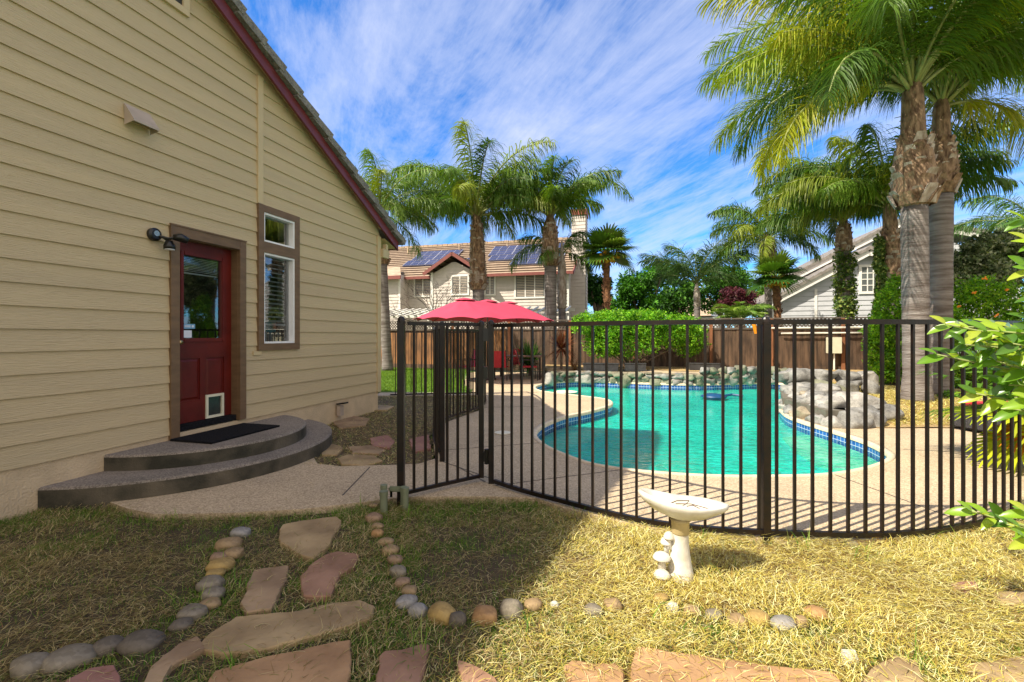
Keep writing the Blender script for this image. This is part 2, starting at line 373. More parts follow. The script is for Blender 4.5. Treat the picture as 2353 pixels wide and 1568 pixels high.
deck_outer = [(-3.62, 3.98), (-3.35, 3.84), (-3.1, 3.70), (-2.77, 3.57), (-2.2, 3.59), (-1.65, 3.68), (-1.21, 3.84), (-.915, 3.95), (-.545, 3.965), (-.19, 3.965), (.205, 3.93),
              (.44, 3.68), (.688, 3.50), (.97, 3.32), (1.28, 3.24), (1.71, 3.16), (2.38, 3.12), (2.85, 3.17), (3.15, 3.27), (3.56, 3.42), (4.1, 3.7), (4.8, 4.2), (6.5, 4.6), (10, 5.2), (10, 6.9), (10, 14.2), (6, 17), (-1.6, 17.6),
              (-1.55, 15.2), (-1.3, 13), (-.95, 11.2), (-3.2, 11.25), (-3.2, 10.62), (-.82, 10.75), (-.52, 9.5), (-.62, 8.5), (-1.0, 7.5), (-1.14, 6.9), (-1.02, 6.0), (-.86, 5.2), (-1.0, 4.98), (-1.23, 4.94), (-1.82, 4.88), (-2.1, 4.98), (-2.35, 5.4), (-3.2, 5.3)]
deck = sheet('pool_deck', deck_outer, [hole], 0, .11, 'aggregate')
jb = MB()
def seam(a, b):
    a = Vector((*a, .0015)); b = Vector((*b, .0015)); jb.bar(a, b, .012, .002)
seam(G(787, 1139)[:2], G(850, 1074)[:2]); seam((.36, 5.95), (-.86, 5.55)); seam((-.55, 8.9), (.5, 9.0)); seam((-.6, 4.9), (-.25, 4.35)); seam((-.15, 4.25), (1.2, 4.78))
seam((3.2, 4.62), (3.35, 3.4)); seam((4.75, 5.6), (7.6, 4.9)); seam((-.9, 11.0), (.6, 11.2)); seam((-.8, 5.1), (-.2, 4.45))
tag(jb.build('deck_joints', 'joint'), kind='structure')
# pool: coping lip, tile band, basin
pool = empty('swimming_pool', (2.5, 8.5, 0), 0, 'free-form swimming pool of green water with a blue tile waterline', 'swimming pool')
def ring(name, La, za, Lb, zb, m, uv=False, parent=pool):
    n = len(La); V = [(p[0], p[1], za) for p in La]+[(p[0], p[1], zb) for p in Lb]
    if not uv: return mesh_obj(name, V, [(i, (i+1) % n, n+(i+1) % n, n+i) for i in range(n)], m, parent)
    V += [(La[0][0], La[0][1], za), (Lb[0][0], Lb[0][1], zb)]; U = []; s = 0; ss = []
    for i in range(n): ss.append(s); s += (Vector(La[(i+1) % n])-Vector(La[i])).length
    U = [(a, 0) for a in ss]+[(a, abs(za-zb)) for a in ss]+[(s, 0), (s, abs(za-zb))]
    Fc = [(i, (i+1) if i < n-1 else 2*n, n+i+1 if i < n-1 else 2*n+1, n+i) for i in range(n)]
    return mesh_obj(name, V, Fc, m, parent, uvs=U)
cop = MB(); n = len(PL); inner = offset_loop(PL, -.012*SGN); 
V = []
for L, z in ((inner, -.045), (inner, .0), (offset_loop(PL, .004*SGN), .010), (offset_loop(PL, .058*SGN), .010), (hole, -.02)): V += [(p[0], p[1], z) for p in L]
cop.add(V, [(k*n+i, k*n+(i+1) % n, (k+1)*n+(i+1) % n, (k+1)*n+i) for k in range(4) for i in range(n)]); cop.build('coping', 'coping', pool, smooth=True)
ring('tile_band', PL, -.035, PL, -.20, 'pool_tile', True)
ring('basin_wall', offset_loop(PL, .002*SGN), -.17, PL, -.21, 'plaster')
bf = sheet('basin_floor', PL, [], -.185, 0, 'plaster', pool, None)
sheet('bench', [(3.95, 5.02), (4.25, 5.24), (4.44, 5.5), (4.6, 6.02), (4.65, 6.56), (4.66, 7.2), (4.1, 7.0), (3.8, 6.2), (3.65, 5.5)], [], -.165, .03, 'bench_plaster', pool, None)
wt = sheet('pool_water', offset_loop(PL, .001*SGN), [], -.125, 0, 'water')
# lawns and beds
def patch(name, poly, z, m, step=.12, amp=.02, fn=None):
    xs = [p[0] for p in poly]; ys = [p[1] for p in poly]; x0, x1, y0, y1 = min(xs), max(xs), min(ys), max(ys)
    nx = int((x1-x0)/step)+2; ny = int((y1-y0)/step)+2; gx = np.linspace(x0, x1, nx); gy = np.linspace(y0, y1, ny)
    XX, YY = np.meshgrid(gx, gy); cx = (XX[:-1, :-1]+XX[1:, 1:])/2; cy = (YY[:-1, :-1]+YY[1:, 1:])/2
    msk = inside(poly, cx, cy); ii, jj = np.nonzero(msk)
    Z = np.array([[z+amp*noise.noise(Vector((x*2.3, y*2.3, 1)))+amp*.5*noise.noise(Vector((x*7, y*7, 3)))+(fn(x, y) if fn else 0) for x in gx] for y in gy])
    V = np.stack([XX, YY, Z], -1).reshape(-1, 3); a = ii*nx+jj
    cols = None
    if m == 'thatch':
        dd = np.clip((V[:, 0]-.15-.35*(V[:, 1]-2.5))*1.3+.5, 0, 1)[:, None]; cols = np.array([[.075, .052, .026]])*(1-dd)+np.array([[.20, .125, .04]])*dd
    o = mesh_obj(name, V, np.stack([a, a+1, a+nx+1, a+nx], 1), m, smooth=True, cols=cols); o['kind'] = 'structure'; return o
front_poly = [(-4.6, 1.1), (5.5, 1.1), (5.5, 4.1), (4.5, 3.98), (4.1, 3.75), (3.56, 3.46), (3.15, 3.31), (2.85, 3.22), (2.38, 3.17), (1.71, 3.2), (1.28, 3.29), (.97, 3.37), (.688, 3.55), (.44, 3.74), (.205, 3.97),
              (-.19, 4.0), (-.9, 4.0), (-1.21, 3.9), (-1.65, 3.74), (-2.2, 3.64), (-2.77, 3.62), (-3.1, 3.75), (-3.6, 4.1), (-4.6, 4.2)]
def front_z(x, y): return -.035*max(0, min(1, (2.6-abs(x+.1))/1.6)) if y > 3.3 and x < .8 else 0
def thatch():
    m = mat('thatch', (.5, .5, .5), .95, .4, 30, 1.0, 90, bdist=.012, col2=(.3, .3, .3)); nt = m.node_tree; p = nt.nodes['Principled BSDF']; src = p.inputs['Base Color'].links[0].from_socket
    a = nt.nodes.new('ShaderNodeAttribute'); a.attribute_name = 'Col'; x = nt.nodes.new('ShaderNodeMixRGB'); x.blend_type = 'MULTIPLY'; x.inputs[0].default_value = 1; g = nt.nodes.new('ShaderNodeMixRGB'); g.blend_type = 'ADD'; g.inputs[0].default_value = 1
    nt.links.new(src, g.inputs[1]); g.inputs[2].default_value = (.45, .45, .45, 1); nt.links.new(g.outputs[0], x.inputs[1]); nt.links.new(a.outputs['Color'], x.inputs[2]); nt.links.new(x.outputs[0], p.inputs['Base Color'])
thatch()
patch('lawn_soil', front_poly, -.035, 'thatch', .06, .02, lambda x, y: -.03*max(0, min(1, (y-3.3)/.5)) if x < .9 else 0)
side_poly = [(-3.9, 4.9), (-2.2, 4.95), (-1.82, 4.90), (-1.23, 4.96), (-1.0, 5.0), (-.88, 5.2), (-1.04, 6.0), (-1.16, 6.9), (-1.02, 7.5), (-.64, 8.5), (-.55, 9.4), (-.84, 10.74), (-3.2, 10.6), (-3.9, 10.6)]
patch('side_yard_soil', side_poly, -.02, 'soil', .12, .015)
mat('lawn_green', (.09, .17, .018), .9, .25, 6, .6, 50)
patch('back_lawn', [(-9, 11.3), (-1.0, 11.22), (-1.32, 13), (-1.57, 15.2), (-1.62, 17.5), (-2, 19.6), (-9, 21)], .0, 'lawn_green', .5, .01)
bed_poly = [(5.35, 7.05), (5.6, 6.88), (6.96, 6.95), (10.5, 7.0), (14, 8), (14, 14.6), (8.2, 16.4), (8.0, 13.5), (7.95, 12.8), (7.6, 11.8), (6.8, 10.6), (5.95, 9.6), (5.3, 8.8), (5.05, 8.1), (5.0, 7.4)]
patch('planting_bed', bed_poly, .016, 'dry_soil', .15, .012, lambda x, y: .10*max(0, min(1, (y-7.1)/1.5)))
# raised terrace behind the rock wall
ter = [(1.15, 13.95), (2.06, 14.28), (2.94, 14.08), (4.1, 13.63), (5.3, 13.38), (7.2, 13.72), (7.9, 13.6), (9.5, 13.4), (14, 13.4), (14, 15.2), (7.96, 16.6), (1.2, 18.2)]
spc = (3.35, 15.05); spa_loop = [(spc[0]+1.25*math.cos(a), spc[1]+.62*math.sin(a)) for a in np.linspace(0, 2*math.pi, 40, endpoint=False)]
sheet('terrace', ter, [spa_loop], .25, .3, 'aggregate')
spa = empty('spa_tub', (spc[0], spc[1], 0), 0, 'small raised spa with blue tile rim set in the terrace behind the rock wall', 'spa')
ring('tile_band', spa_loop, .249, spa_loop, .12, 'pool_tile', True, spa)
sheet('spa_water', spa_loop, [], .185, 0, 'water', spa, None); sheet('tub_floor', spa_loop, [], -.3, 0, 'plaster', spa, None)
sheet('terrace_mulch', [(5.2, 14.6), (7.8, 14.2), (14, 13.9), (14, 15.0), (7.96, 16.5), (1.3, 18.1), (1.3, 16.7), (4, 16.1)], [], .262, 0, 'dry_soil')

# ================================================================== HOUSE (beige siding)
P0 = Vector((-3.53, 4.87, 0)); WANG = math.atan2(D_.y, D_.x)
house = empty('house', P0, WANG, 'beige lap-sided house with dark red fascia, filling the left side of the photo', 'house')
def zr(t): return 3.06+.499*(4.37-t)          # fascia underside
SB = .35
openings = [(-.01, .765, 0, 2.425), (1.12, 1.70, 1.27, 2.985)]
sb = MB(); ex = .181; z = SB; T0 = -6.5; T1 = 3.93
def lap(t0a, t1a, t0b, t1b, z0, z1, oz0, oz1, under):
    sb.add([(t0a, -oz0, z0), (t1a, -oz0, z0), (t1b, -oz1, z1), (t0b, -oz1, z1)], [(0, 1, 2, 3)])
    if under: sb.add([(t0a, -oz0, z0), (t0a, 0, z0), (t1a, 0, z0), (t1a, -oz0, z0)], [(0, 1, 2, 3)])
while z < 5.55:
    z1 = z+ex; cuts = sorted(set([z, z1]+[c for o in openings for c in (o[2], o[3]) if z < c < z1]+([5.22] if z < 5.22 < z1 else [])))
    for za, zb in zip(cuts[:-1], cuts[1:]):
        oa = .020-.016*(za-z)/ex; ob = .020-.016*(zb-z)/ex
        spans = [(T0, T1)]
        for (a, b, c, d) in openings:
            if za >= c-1e-6 and zb <= d+1e-6:
                ns = []
                for (p, q) in spans:
                    if b <= p or a >= q: ns.append((p, q)); continue
                    if a > p: ns.append((p, a))
                    if b < q: ns.append((b, q))
                spans = ns
        for (p, q) in spans:
            la = 4.37-(za-3.06-.13)/.499; lb = 4.37-(zb-3.06-.13)/.499; lim = -.36
            qa = min(q, max(la, lim)); qb = min(q, max(lb, lim))
            if qa-p < .01: continue
            lap(p, qa, p, max(qb, p), za, zb, oa, ob, za == z)
    z = z1
sb.build('siding', 'siding', house, local=True)
w_ = MB()
for (a, b, c, d) in ((T0, -.01, SB, 5.05), (.765, 1.12, SB, 3.0), (-.01, .765, 2.425, 3.0), (1.12, 1.70, SB, 1.27), (1.70, 2.6, SB, 3.0), (1.12, 1.7, 2.985, 3.3)):
    w_.box((a, .005, c), (b, .14, d))
w_.add([(2.6, .01, SB), (3.925, .01, SB), (3.925, .01, 3.05), (2.6, .01, 3.6)], [(0, 1, 2, 3)])
w_.box((3.78, .01, SB), (3.925, 5, 3.1))
w_.box((-7, .14, 0), (-.1, .3, 5.6))
w_.build('wall_core', 'interior', house, local=True)
f_ = MB(); f_.box((T0, .0, -.3), (3.9, .2, SB)); f_.box((3.7, .2, -.3), (3.9, 5, SB)); f_.build('foundation', 'stucco', house, local=True)
e_ = MB(); e_.box((3.84, -.035, SB-.02), (3.955, .1, 3.24)); e_.build('corner_board', 'siding_end', house, local=True)
e_ = MB(); e_.box((1.04, -.034, 3.075), (1.125, .0, 4.70)); e_.build('vertical_board', 'siding_end', house, local=True)
e_ = MB(); e_.box((.97, -.03, 1.135), (1.10, .0, 1.185)); e_.build('trim_block', 'siding_end', house, local=True)
# east side siding (seen at a glance behind the corner)
e_ = MB(); zz = SB
while zz < 3.1: e_.add([(3.95, .1, zz), (3.95, 5, zz), (3.93, 5, zz+ex), (3.93, .1, zz+ex)], [(0, 1, 2, 3)]); zz += ex
e_.build('side_siding', 'siding_end', house, local=True)
# rake fascia, soffit, roof
ta, tb = -.40, 4.38
r_ = MB(); r_.add([(ta, -.16, zr(ta)), (tb, -.16, zr(tb)), (tb, -.16, zr(tb)+.165), (ta, -.16, zr(ta)+.165), (ta, -.125, zr(ta)), (tb, -.125, zr(tb)), (tb, -.125, zr(tb)+.165), (ta, -.125, zr(ta)+.165)],
                  [(0, 1, 2, 3), (4, 7, 6, 5), (0, 4, 5, 1), (3, 2, 6, 7), (1, 5, 6, 2), (0, 3, 7, 4)])
r_.box((tb-.02, -.125, zr(tb)+.01), (tb+.015, 5.5, zr(tb)+.15)); r_.build('rake_fascia', 'red_paint', house, local=True)
s_ = MB(); s_.add([(ta, -.125, zr(ta)+.12), (3.96, -.125, zr(3.96)+.12), (3.96, 0, zr(3.96)+.12), (ta, 0, zr(ta)+.12)], [(0, 1, 2, 3)])
s_.add([(3.93, -.125, 3.20), (4.36, -.125, 3.08), (4.36, 5, 3.08), (3.93, 5, 3.20)], [(0, 1, 2, 3)]); s_.build('soffit', 'siding_end', house, local=True)
b_ = MB(); b_.box((3.958, -.08, 2.86), (4.16, -.02, 3.02)); b_.box((4.05, -.085, 3.02), (4.12, -.01, 3.12)); b_.build('eave_bracket', 'siding_end', house, local=True)
sl = Vector((1, 0, -.499)).normalized(); nu = Vector((.499, 0, 1)).normalized()
rt = MB(); Lr = (tb+.07-ta)/sl.x; nrow = int(Lr/.36); o0 = Vector((ta, 0, zr(ta)+.165))
for i in range(nrow+1):
    a = o0+sl*(i*.36-.02); q = o0+sl*min(i*.36+.40, Lr+.06)
    rt.add([Vector(p) for p in [a+nu*.02+Vector((0, -.20, 0)), q+nu*.065+Vector((0, -.20, 0)), q+nu*.065+Vector((0, 5.5, 0)), a+nu*.02+Vector((0, 5.5, 0)),
            q+nu*.03+Vector((0, -.20, 0)), q+nu*.03+Vector((0, 5.5, 0)), a+Vector((0, -.20, 0)), a+Vector((0, 5.5, 0))]],
           [(0, 1, 2, 3), (1, 4, 5, 2), (0, 6, 4, 1), (6, 7, 5, 4)])
    # barrel rake tile turned down over the fascia
    jit = random.uniform(-.006, .006)
    a2 = a+nu*(.0+jit); q2 = q+nu*(.035+jit)
    rt.add([a2+Vector((0, -.225, 0))-nu*.0, q2+Vector((0, -.235, 0)), q2+Vector((0, -.235, 0))+nu*.115, a2+Vector((0, -.225, 0))+nu*.105,
            a2+Vector((0, -.14, 0)), q2+Vector((0, -.14, 0)), q2+Vector((0, -.11, 0))+nu*.125, a2+Vector((0, -.11, 0))+nu*.11],
           [(0, 1, 2, 3), (3, 2, 6, 7), (0, 4, 5, 1), (1, 5, 6, 2), (0, 3, 7, 4)])
rt.build('roof', 'roof_tile', house, local=True)
UP = [(-7, 5.5), (-5.35, 6.12), (-3.15, 7.0), (-2.1, 7.28), (-1.1, 7.46), (-.55, 7.42), (-.38, 7.2)]  # unseen upper gable and roof, added and outlined to cast the yard shadow
u_ = MB(); k = len(UP); u_.add([(t, .0, z) for t, z in UP]+[(-.38, 0, 5.0), (-7, 0, 5.0)]+[(t, 5, z) for t, z in UP]+[(-.38, 5, 5.0), (-7, 5, 5.0)], [tuple(range(k+2)), tuple(reversed(range(k+2, 2*k+4)))]+[(i, (i+1) % (k+2), k+2+(i+1) % (k+2), k+2+i) for i in range(k+2)])
u_.build('shadow_gable', 'siding_end', house, local=True)
u_ = MB(); u_.add([(t, -.01, z+.002) for t, z in UP]+[(t, 5.2, z+.002) for t, z in UP]+[(t, -.01, z+.07) for t, z in UP]+[(t, 5.2, z+.07) for t, z in UP], [(i, i+1, k+i+1, k+i) for i in range(k-1)]+[(2*k+i, 2*k+i+1, 3*k+i+1, 3*k+i) for i in range(k-1)]+[(i, i+1, 2*k+i+1, 2*k+i) for i in range(k-1)])
u_.build('shadow_gable_roof', 'roof_tile', house, local=True)
# gable vent
gv = MB(); gv.box((-.5, -.045, 4.80), (.10, 0, 4.87)); gv.box((.03, -.045, 4.871), (.10, 0, 5.2)); gv.build('gable_vent', 'siding_end', house, local=True)
gv = MB(); gv.box((-.5, -.022, 4.871), (.03, -.001, 5.1)); gv.build('vent_louver', 'interior', bpy.data.objects['gable_vent'], local=True)
# exhaust hood
xh = MB(); a, b = -.54, -.30; xh.add([(a, -.02, 3.575), (b, -.02, 3.575), (b, -.14, 3.415), (a, -.14, 3.415), (a, -.02, 3.37), (b, -.02, 3.37), (a, -.14, 3.395), (b, -.14, 3.395)],
                                     [(0, 3, 2, 1), (3, 6, 7, 2), (0, 4, 6, 3), (1, 2, 7, 5)]); xh.build('exhaust_hood', 'vent_metal', house, local=True)
# floodlight
fl = empty('flood_light', P0+D_*-.27+Vector((.9653, -.2613, 0))*.02+Vector((0, 0, 2.39)), WANG, 'black twin-head motion flood light beside the red door', 'flood light')
m_ = MB(); m_.tube([(0, 0, 0), (0, -.03, 0)], .065, 20); m_.tube([(0, -.03, 0), (0, -.045, 0)], [.065, .045], 20); m_.build('mounting_plate', 'black_plastic', fl, local=True, smooth=False)
m_ = MB(); m_.tube([(0, -.044, .01), (0, -.05, .01)], .028, 16); m_.build('lens', 'chrome', fl, local=True)
m_ = MB(); m_.tube([(.03, -.04, -.01), (.07, -.10, -.03), (.11, -.14, -.02)], .014, 8); m_.tube([(.05, -.07, -.02), (.09, -.10, -.06)], .014, 8); m_.build('arm', 'black_plastic', fl, local=True)
m_ = MB(); m_.tube([(.10, -.13, -.012), (.15, -.17, -.01), (.20, -.21, -.035)], [.028, .045, .03], 14); m_.build('lamp_head', 'black_plastic', fl, local=True, smooth=True)
m_ = MB(); m_.tube([(.085, -.10, -.05), (.085, -.10, -.10), (.085, -.105, -.135)], [.03, .05, .052], 14); m_.build('lamp_head', 'black_plastic', fl, local=True, smooth=True)
m_ = MB(); m_.tube([(.085, -.105, -.1355), (.085, -.105, -.142)], .044, 14); m_.build('lamp_lens', 'sticker_white', fl, local=True)
# door
cs = MB(); cs.box((-.10, -.038, .30), (-.005, 0, 2.53)); cs.box((.76, -.038, .36), (.85, 0, 2.53)); cs.box((-.005, -.036, 2.425), (.76, 0, 2.53)); cs.box((-.105, -.045, 2.53), (.855, 0, 2.545))
cs.build('door_casing', 'brown_trim', house, local=True)
jm = MB(); jm.box((-.012, 0, .36), (.0, .14, 2.43)); jm.box((.757, 0, .36), (.769, .14, 2.43)); jm.box((0, 0, 2.418), (.757, .14, 2.43)); jm.build('door_jamb', 'brown_trim', house, local=True)
door = MB(); dy = .095
def frame_panel(mb, x0, x1, z0, z1, holes, y0, y1):
    xs = sorted(set([x0, x1]+[h[0] for h in holes]+[h[1] for h in holes])); zs = sorted(set([z0, z1]+[h[2] for h in holes]+[h[3] for h in holes]))
    for i in range(len(xs)-1):
        for j in range(len(zs)-1):
            cx = (xs[i]+xs[i+1])/2; cz = (zs[j]+zs[j+1])/2
            if any(h[0] < cx < h[1] and h[2] < cz < h[3] for h in holes): continue
            mb.box((xs[i], y0, zs[j]), (xs[i+1], y1, zs[j+1]))
frame_panel(door, .0, .757, .425, 2.418, [(.135, .622, 1.35, 2.27), (.09, .34, .66, 1.13), (.41, .655, .66, 1.13), (.41, .64, .445, .66)], dy, dy+.045)
dr = door.build('door', 'door_red', house, local=True)
pn = MB()
for (a, b, c, d) in ((.09, .34, .66, 1.13), (.41, .655, .66, 1.13)):
    pn.box((a, dy+.014, c), (b, dy+.03, d)); q = .035; pn.add([(a+q*.4, dy+.014, c+q*.4), (b-q*.4, dy+.014, c+q*.4), (b-q*.4, dy+.014, d-q*.4), (a+q*.4, dy+.014, d-q*.4), (a+q, dy+.002, c+q), (b-q, dy+.002, c+q), (b-q, dy+.002, d-q), (a+q, dy+.002, d-q)],
        [(0, 1, 5, 4), (1, 2, 6, 5), (2, 3, 7, 6), (3, 0, 4, 7), (4, 5, 6, 7)])
pn.build('door_panel', 'door_red', dr, local=True)
gl = MB(); 
for (a, b, c, d) in ((.10, .14, 1.31, 2.31), (.617, .657, 1.31, 2.31), (.14, .617, 1.31, 1.355), (.14, .617, 2.265, 2.31)): gl.box((a, dy-.014, c), (b, dy, d))
gl.build('glazing_bead', 'door_red', dr, local=True, bevel=.005)
gp = MB(); gp.add([(.135, dy+.02, 1.35), (.622, dy+.02, 1.35), (.622, dy+.02, 2.27), (.135, dy+.02, 2.27)], [(0, 1, 2, 3)]); gp.build('glass', 'window_glass', dr, local=True)
bl = MB()
for k in range(9): bl.obox((.378, dy+.06, 2.25-k*.018), (.235, 0, 0), (0, .008, .004), (0, -.0005, .001))
bl.box((.15, dy+.05, 2.07), (.607, dy+.075, 2.085)); bl.build('raised_blind', 'blind', dr, local=True)
ib = MB(); ib.box((-.2, .9, .3), (2.4, 1.0, 3.2)); ib.box((-.2, .15, .30), (2.4, .9, .33)); ib.build('room_wall', 'interior', house, local=True)
st = MB(); st.box((.15, dy+.012, 1.46), (.29, dy+.016, 1.51)); st.build('alarm_sticker', 'sticker_blue', dr, local=True)
st = MB(); st.box((.165, dy+.010, 1.475), (.235, dy+.0118, 1.485)); st.box((.165, dy+.010, 1.492), (.235, dy+.0118, 1.499)); st.tube([(.262, dy+.0118, 1.485), (.262, dy+.010, 1.485)], .014, 12); st.build('sticker_print', 'sticker_white', dr, local=True)
st = MB(); st.box((.148, dy+.012, 1.36), (.25, dy+.016, 1.44)); st.build('notice_sticker', 'sticker_white', dr, local=True)
kn = MB(); kn.tube([(.06, dy, 1.31), (.06, dy-.045, 1.31), (.06, dy-.05, 1.31), (.06, dy-.075, 1.31)], [.012, .012, .027, .022], 14); kn.build('door_knob', 'brass', dr, local=True, smooth=True)
kn = MB(); kn.tube([(.06, dy, 1.47), (.06, dy-.018, 1.47)], [.028, .024], 14); kn.build('deadbolt', 'brass', dr, local=True)
th = MB(); th.box((0, .02, .36), (.757, .14, .423)); th.build('threshold', 'black_rubber', house, local=True)
pf = MB()
for (a, b, c, d) in ((.405, .432, .43, .70), (.613, .64, .43, .70), (.432, .613, .43, .458), (.432, .613, .672, .70)): pf.box((a, dy-.018, c), (b, dy+.03, d))
pfo = pf.build('pet_door', 'cream', dr, local=True); pg = MB(); pg.box((.432, dy+.005, .458), (.613, dy+.012, .672)); mat('flap', (.025, .03, .03), .15, .3); pg.build('flap', 'flap', pfo, local=True)
# window
wd = MB(); 
for (a, b, c, d) in ((1.04, 1.13, 1.19, 3.07), (1.69, 1.78, 1.19, 3.07), (1.13, 1.69, 1.19, 1.28), (1.13, 1.69, 2.98, 3.07), (1.13, 1.69, 2.46, 2.60)): wd.box((a, -.042, c), (b, .0, d))
wf = wd.build('window', 'brown_trim', house, local=True)
for (c, d) in ((1.28, 2.46), (2.60, 2.98)):
    m_ = MB()
    for (a, b, e, f) in ((1.13, 1.155, c, d), (1.665, 1.69, c, d), (1.155, 1.665, c, c+.025), (1.155, 1.665, d-.025, d)): m_.box((a, -.03, e), (b, .085, f))
    m_.build('window_frame', 'white_vinyl', wf, local=True)
    m_ = MB(); m_.add([(1.15, .05, c), (1.67, .05, c), (1.67, .05, d), (1.15, .05, d)], [(0, 1, 2, 3)]); m_.build('pane', 'window_glass', wf, local=True)
bl = MB()
for k in range(15): bl.obox((1.41, .13, 2.42-k*.06), (.25, 0, 0), (0, .022, .010), (0, -.0008, .0018))
bl.box((1.16, .10, 1.52), (1.66, .15, 1.545)); bl.build('blind', 'blind', wf, local=True)
bk = MB(); 
for k in range(12):
    x = 1.17+k*.04; bk.box((x, .16, 1.285), (x+random.uniform(.02, .034), .24, 1.40+random.uniform(0, .06)))
mat('books', (.55, .45, .30), .7, .8, 14, col2=(.12, .22, .30), stretch=(3, .1, .1)); bk.build('books', 'books', wf, local=True)
bk = MB(); bk.box((1.16, .26, 1.28), (1.66, .28, 1.60)); mat('curtain', (.12, .35, .42), .8, .2); bk.build('curtain', 'curtain', wf, local=True)
# steps + mat
def arc(ct, half, sag, z0, z1, n=36):
    Rr = (half*half+sag*sag)/(2*sag); pts = []
    a0 = math.asin(min(1, half/Rr)) if sag < half else math.pi-math.asin(half/Rr)
    for k in range(n+1):
        a = -a0+2*a0*k/n; pts.append((ct+Rr*math.sin(a), -(Rr*math.cos(a)-(Rr-sag))))
    return pts
stp = empty('door_steps', P0+D_*.42, WANG, 'two curved exposed-aggregate steps below the red door', 'steps')
for (half, sag, z0, z1, nm) in ((1.60, 1.17, -.1, .15, 'lower_step'), (1.12, .93, .15, .295, 'upper_step')):
    pts = arc(0, half, sag, z0, z1); pts[0] = (pts[0][0], -.002); pts[-1] = (pts[-1][0], -.002)
    top = MB(); k = len(pts); rr = .022
    def inset(P, d): return [(p[0]*(1-d/half), p[1]*(1-d/sag)) for p in P]
    A = pts; B = inset(pts, rr*.3); Cc = inset(pts, rr)
    V = [(x, y, z1-rr) for x, y in A]+[(x, y, z1-rr*.3) for x, y in B]+[(x, y, z1) for x, y in Cc]
    top.add(V, [(j*k+i, j*k+i+1, (j+1)*k+i+1, (j+1)*k+i) for j in range(2) for i in range(k-1)]); top.add([(x, y, z1) for x, y in Cc], [tuple(range(k))])
    t_ = top.build(nm, 'concrete_step', stp, local=True)
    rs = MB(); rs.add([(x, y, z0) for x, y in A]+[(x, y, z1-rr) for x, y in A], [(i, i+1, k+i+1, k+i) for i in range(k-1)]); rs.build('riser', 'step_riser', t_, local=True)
dm = MB(); dm.box((-.12, -.58, .298), (.80, -.045, .318)); 
dmo = dm.build('door_mat', 'black_rubber', None, bevel=.004); dmo.location = P0; dmo.rotation_euler = (0, 0, WANG); tag(dmo, 'black rectangular rubber mat on the upper step before the red door', 'door mat')
# outlet by the wall base
ob = empty('outdoor_outlet', P0+D_*2.69+Vector((.9653, -.2613, 0))*.02, WANG, 'small grey outlet box with open black cover low on the beige wall', 'outlet')
m_ = MB(); m_.box((-.05, -.07, .09), (.05, .0, .25)); m_.build('outlet_box', 'vent_metal', ob, local=True, bevel=.005)
m_ = MB(); m_.obox((0, -.075, .29), (.06, 0, 0), (0, .07, -.01), (0, .0015, .012)); m_.build('cover', 'black_plastic', ob, local=True)

# ================================================================== FENCES (black metal)
def cap_post(p, h, w=.05, parent=None, z0=-.12):
    mb = MB(); x, y = p[0], p[1]; mb.box((x-w/2, y-w/2, z0), (x+w/2, y+w/2, h-.03)); r = w/2*1.12
    mb.lathe([(r, h-.045), (r, h-.03), (r*.92, h-.012), (r*.65, h+.002), (r*.25, h+.008)], (x, y, 0), 12)
    return mb.build('post', 'black_metal', parent)
def rail(pts, z, w, h, parent, name):
    mb = MB(); P = [Vector((p[0], p[1], z)) for p in pts]; L = []
    for i, p in enumerate(P):
        d = (P[min(i+1, len(P)-1)]-P[max(i-1, 0)]).normalized(); s = Vector((d.y, -d.x, 0))*w/2; u = Vector((0, 0, h/2)); L += [p-s-u, p+s-u, p+s+u, p-s+u]
    k = len(P); mb.add(L, [(i*4+j, (i+1)*4+j, (i+1)*4+(j+1) % 4, i*4+(j+1) % 4) for i in range(k-1) for j in range(4)]+[(3, 2, 1, 0), (k*4-4, k*4-3, k*4-2, k*4-1)])
    return mb.build(name, 'black_metal', parent)
pk_mesh = {}
def pickets(pts, spacing, parent, z0, z1, w=.019, skip=[], start=None):
    key = (round(z0, 2), round(z1, 2), w)
    if key not in pk_mesh:
        mb = MB(); mb.box((-w/2, -w/2, z0), (w/2, w/2, z1)); pk_mesh[key] = mesh_data(mb)
    base = root_matrix(parent).inverted(); d = spacing if start is None else start; acc = 0; n = 0
    for a, b in zip(pts[:-1], pts[1:]):
        a = Vector((a[0], a[1], 0)); b = Vector((b[0], b[1], 0)); L = (b-a).length
        while acc+L >= d:
            p = a+(b-a)*((d-acc)/L); d += spacing
            if any((p-Vector((q[0], q[1], 0))).length < .045 for q in skip): continue
            o = bpy.data.objects.new('picket', pk_mesh[key]); COL.objects.link(o); o.parent = parent; o.location = base @ p; v = (b-a); o.rotation_euler = (0, 0, math.atan2(v.y, v.x)+random.uniform(-.06, .06)); n += 1
        acc += L
    return n
def mesh_data(mb, name='picket', m='black_metal'):
    me = bpy.data.meshes.new(name); me.from_pydata(mb.v, [], mb.f); me.materials.append(MATS[m]); return me
P1 = (-.93, 3.87); P2 = (-.29, 4.37); P3 = (-.195, 4.32); P4 = (1.74, 3.165)
gt = empty('fence_gate', (P2[0], P2[1], 0), 0, 'black metal pool gate between the two doubled posts and the left post', 'gate')
gpts = [P1, (-.60, 4.135), P2]
cap_post(P2, 1.515, .048, gt, .04); rail([(P1[0]+.05, P1[1]+.04), (-.60, 4.135), P2], 1.485, .028, .03, gt, 'top_rail'); rail([(P1[0]+.05, P1[1]+.04), (-.60, 4.135), P2], .055, .028, .03, gt, 'bottom_rail'); pickets(gpts, .109, gt, .05, 1.48, start=.118, skip=[P2])
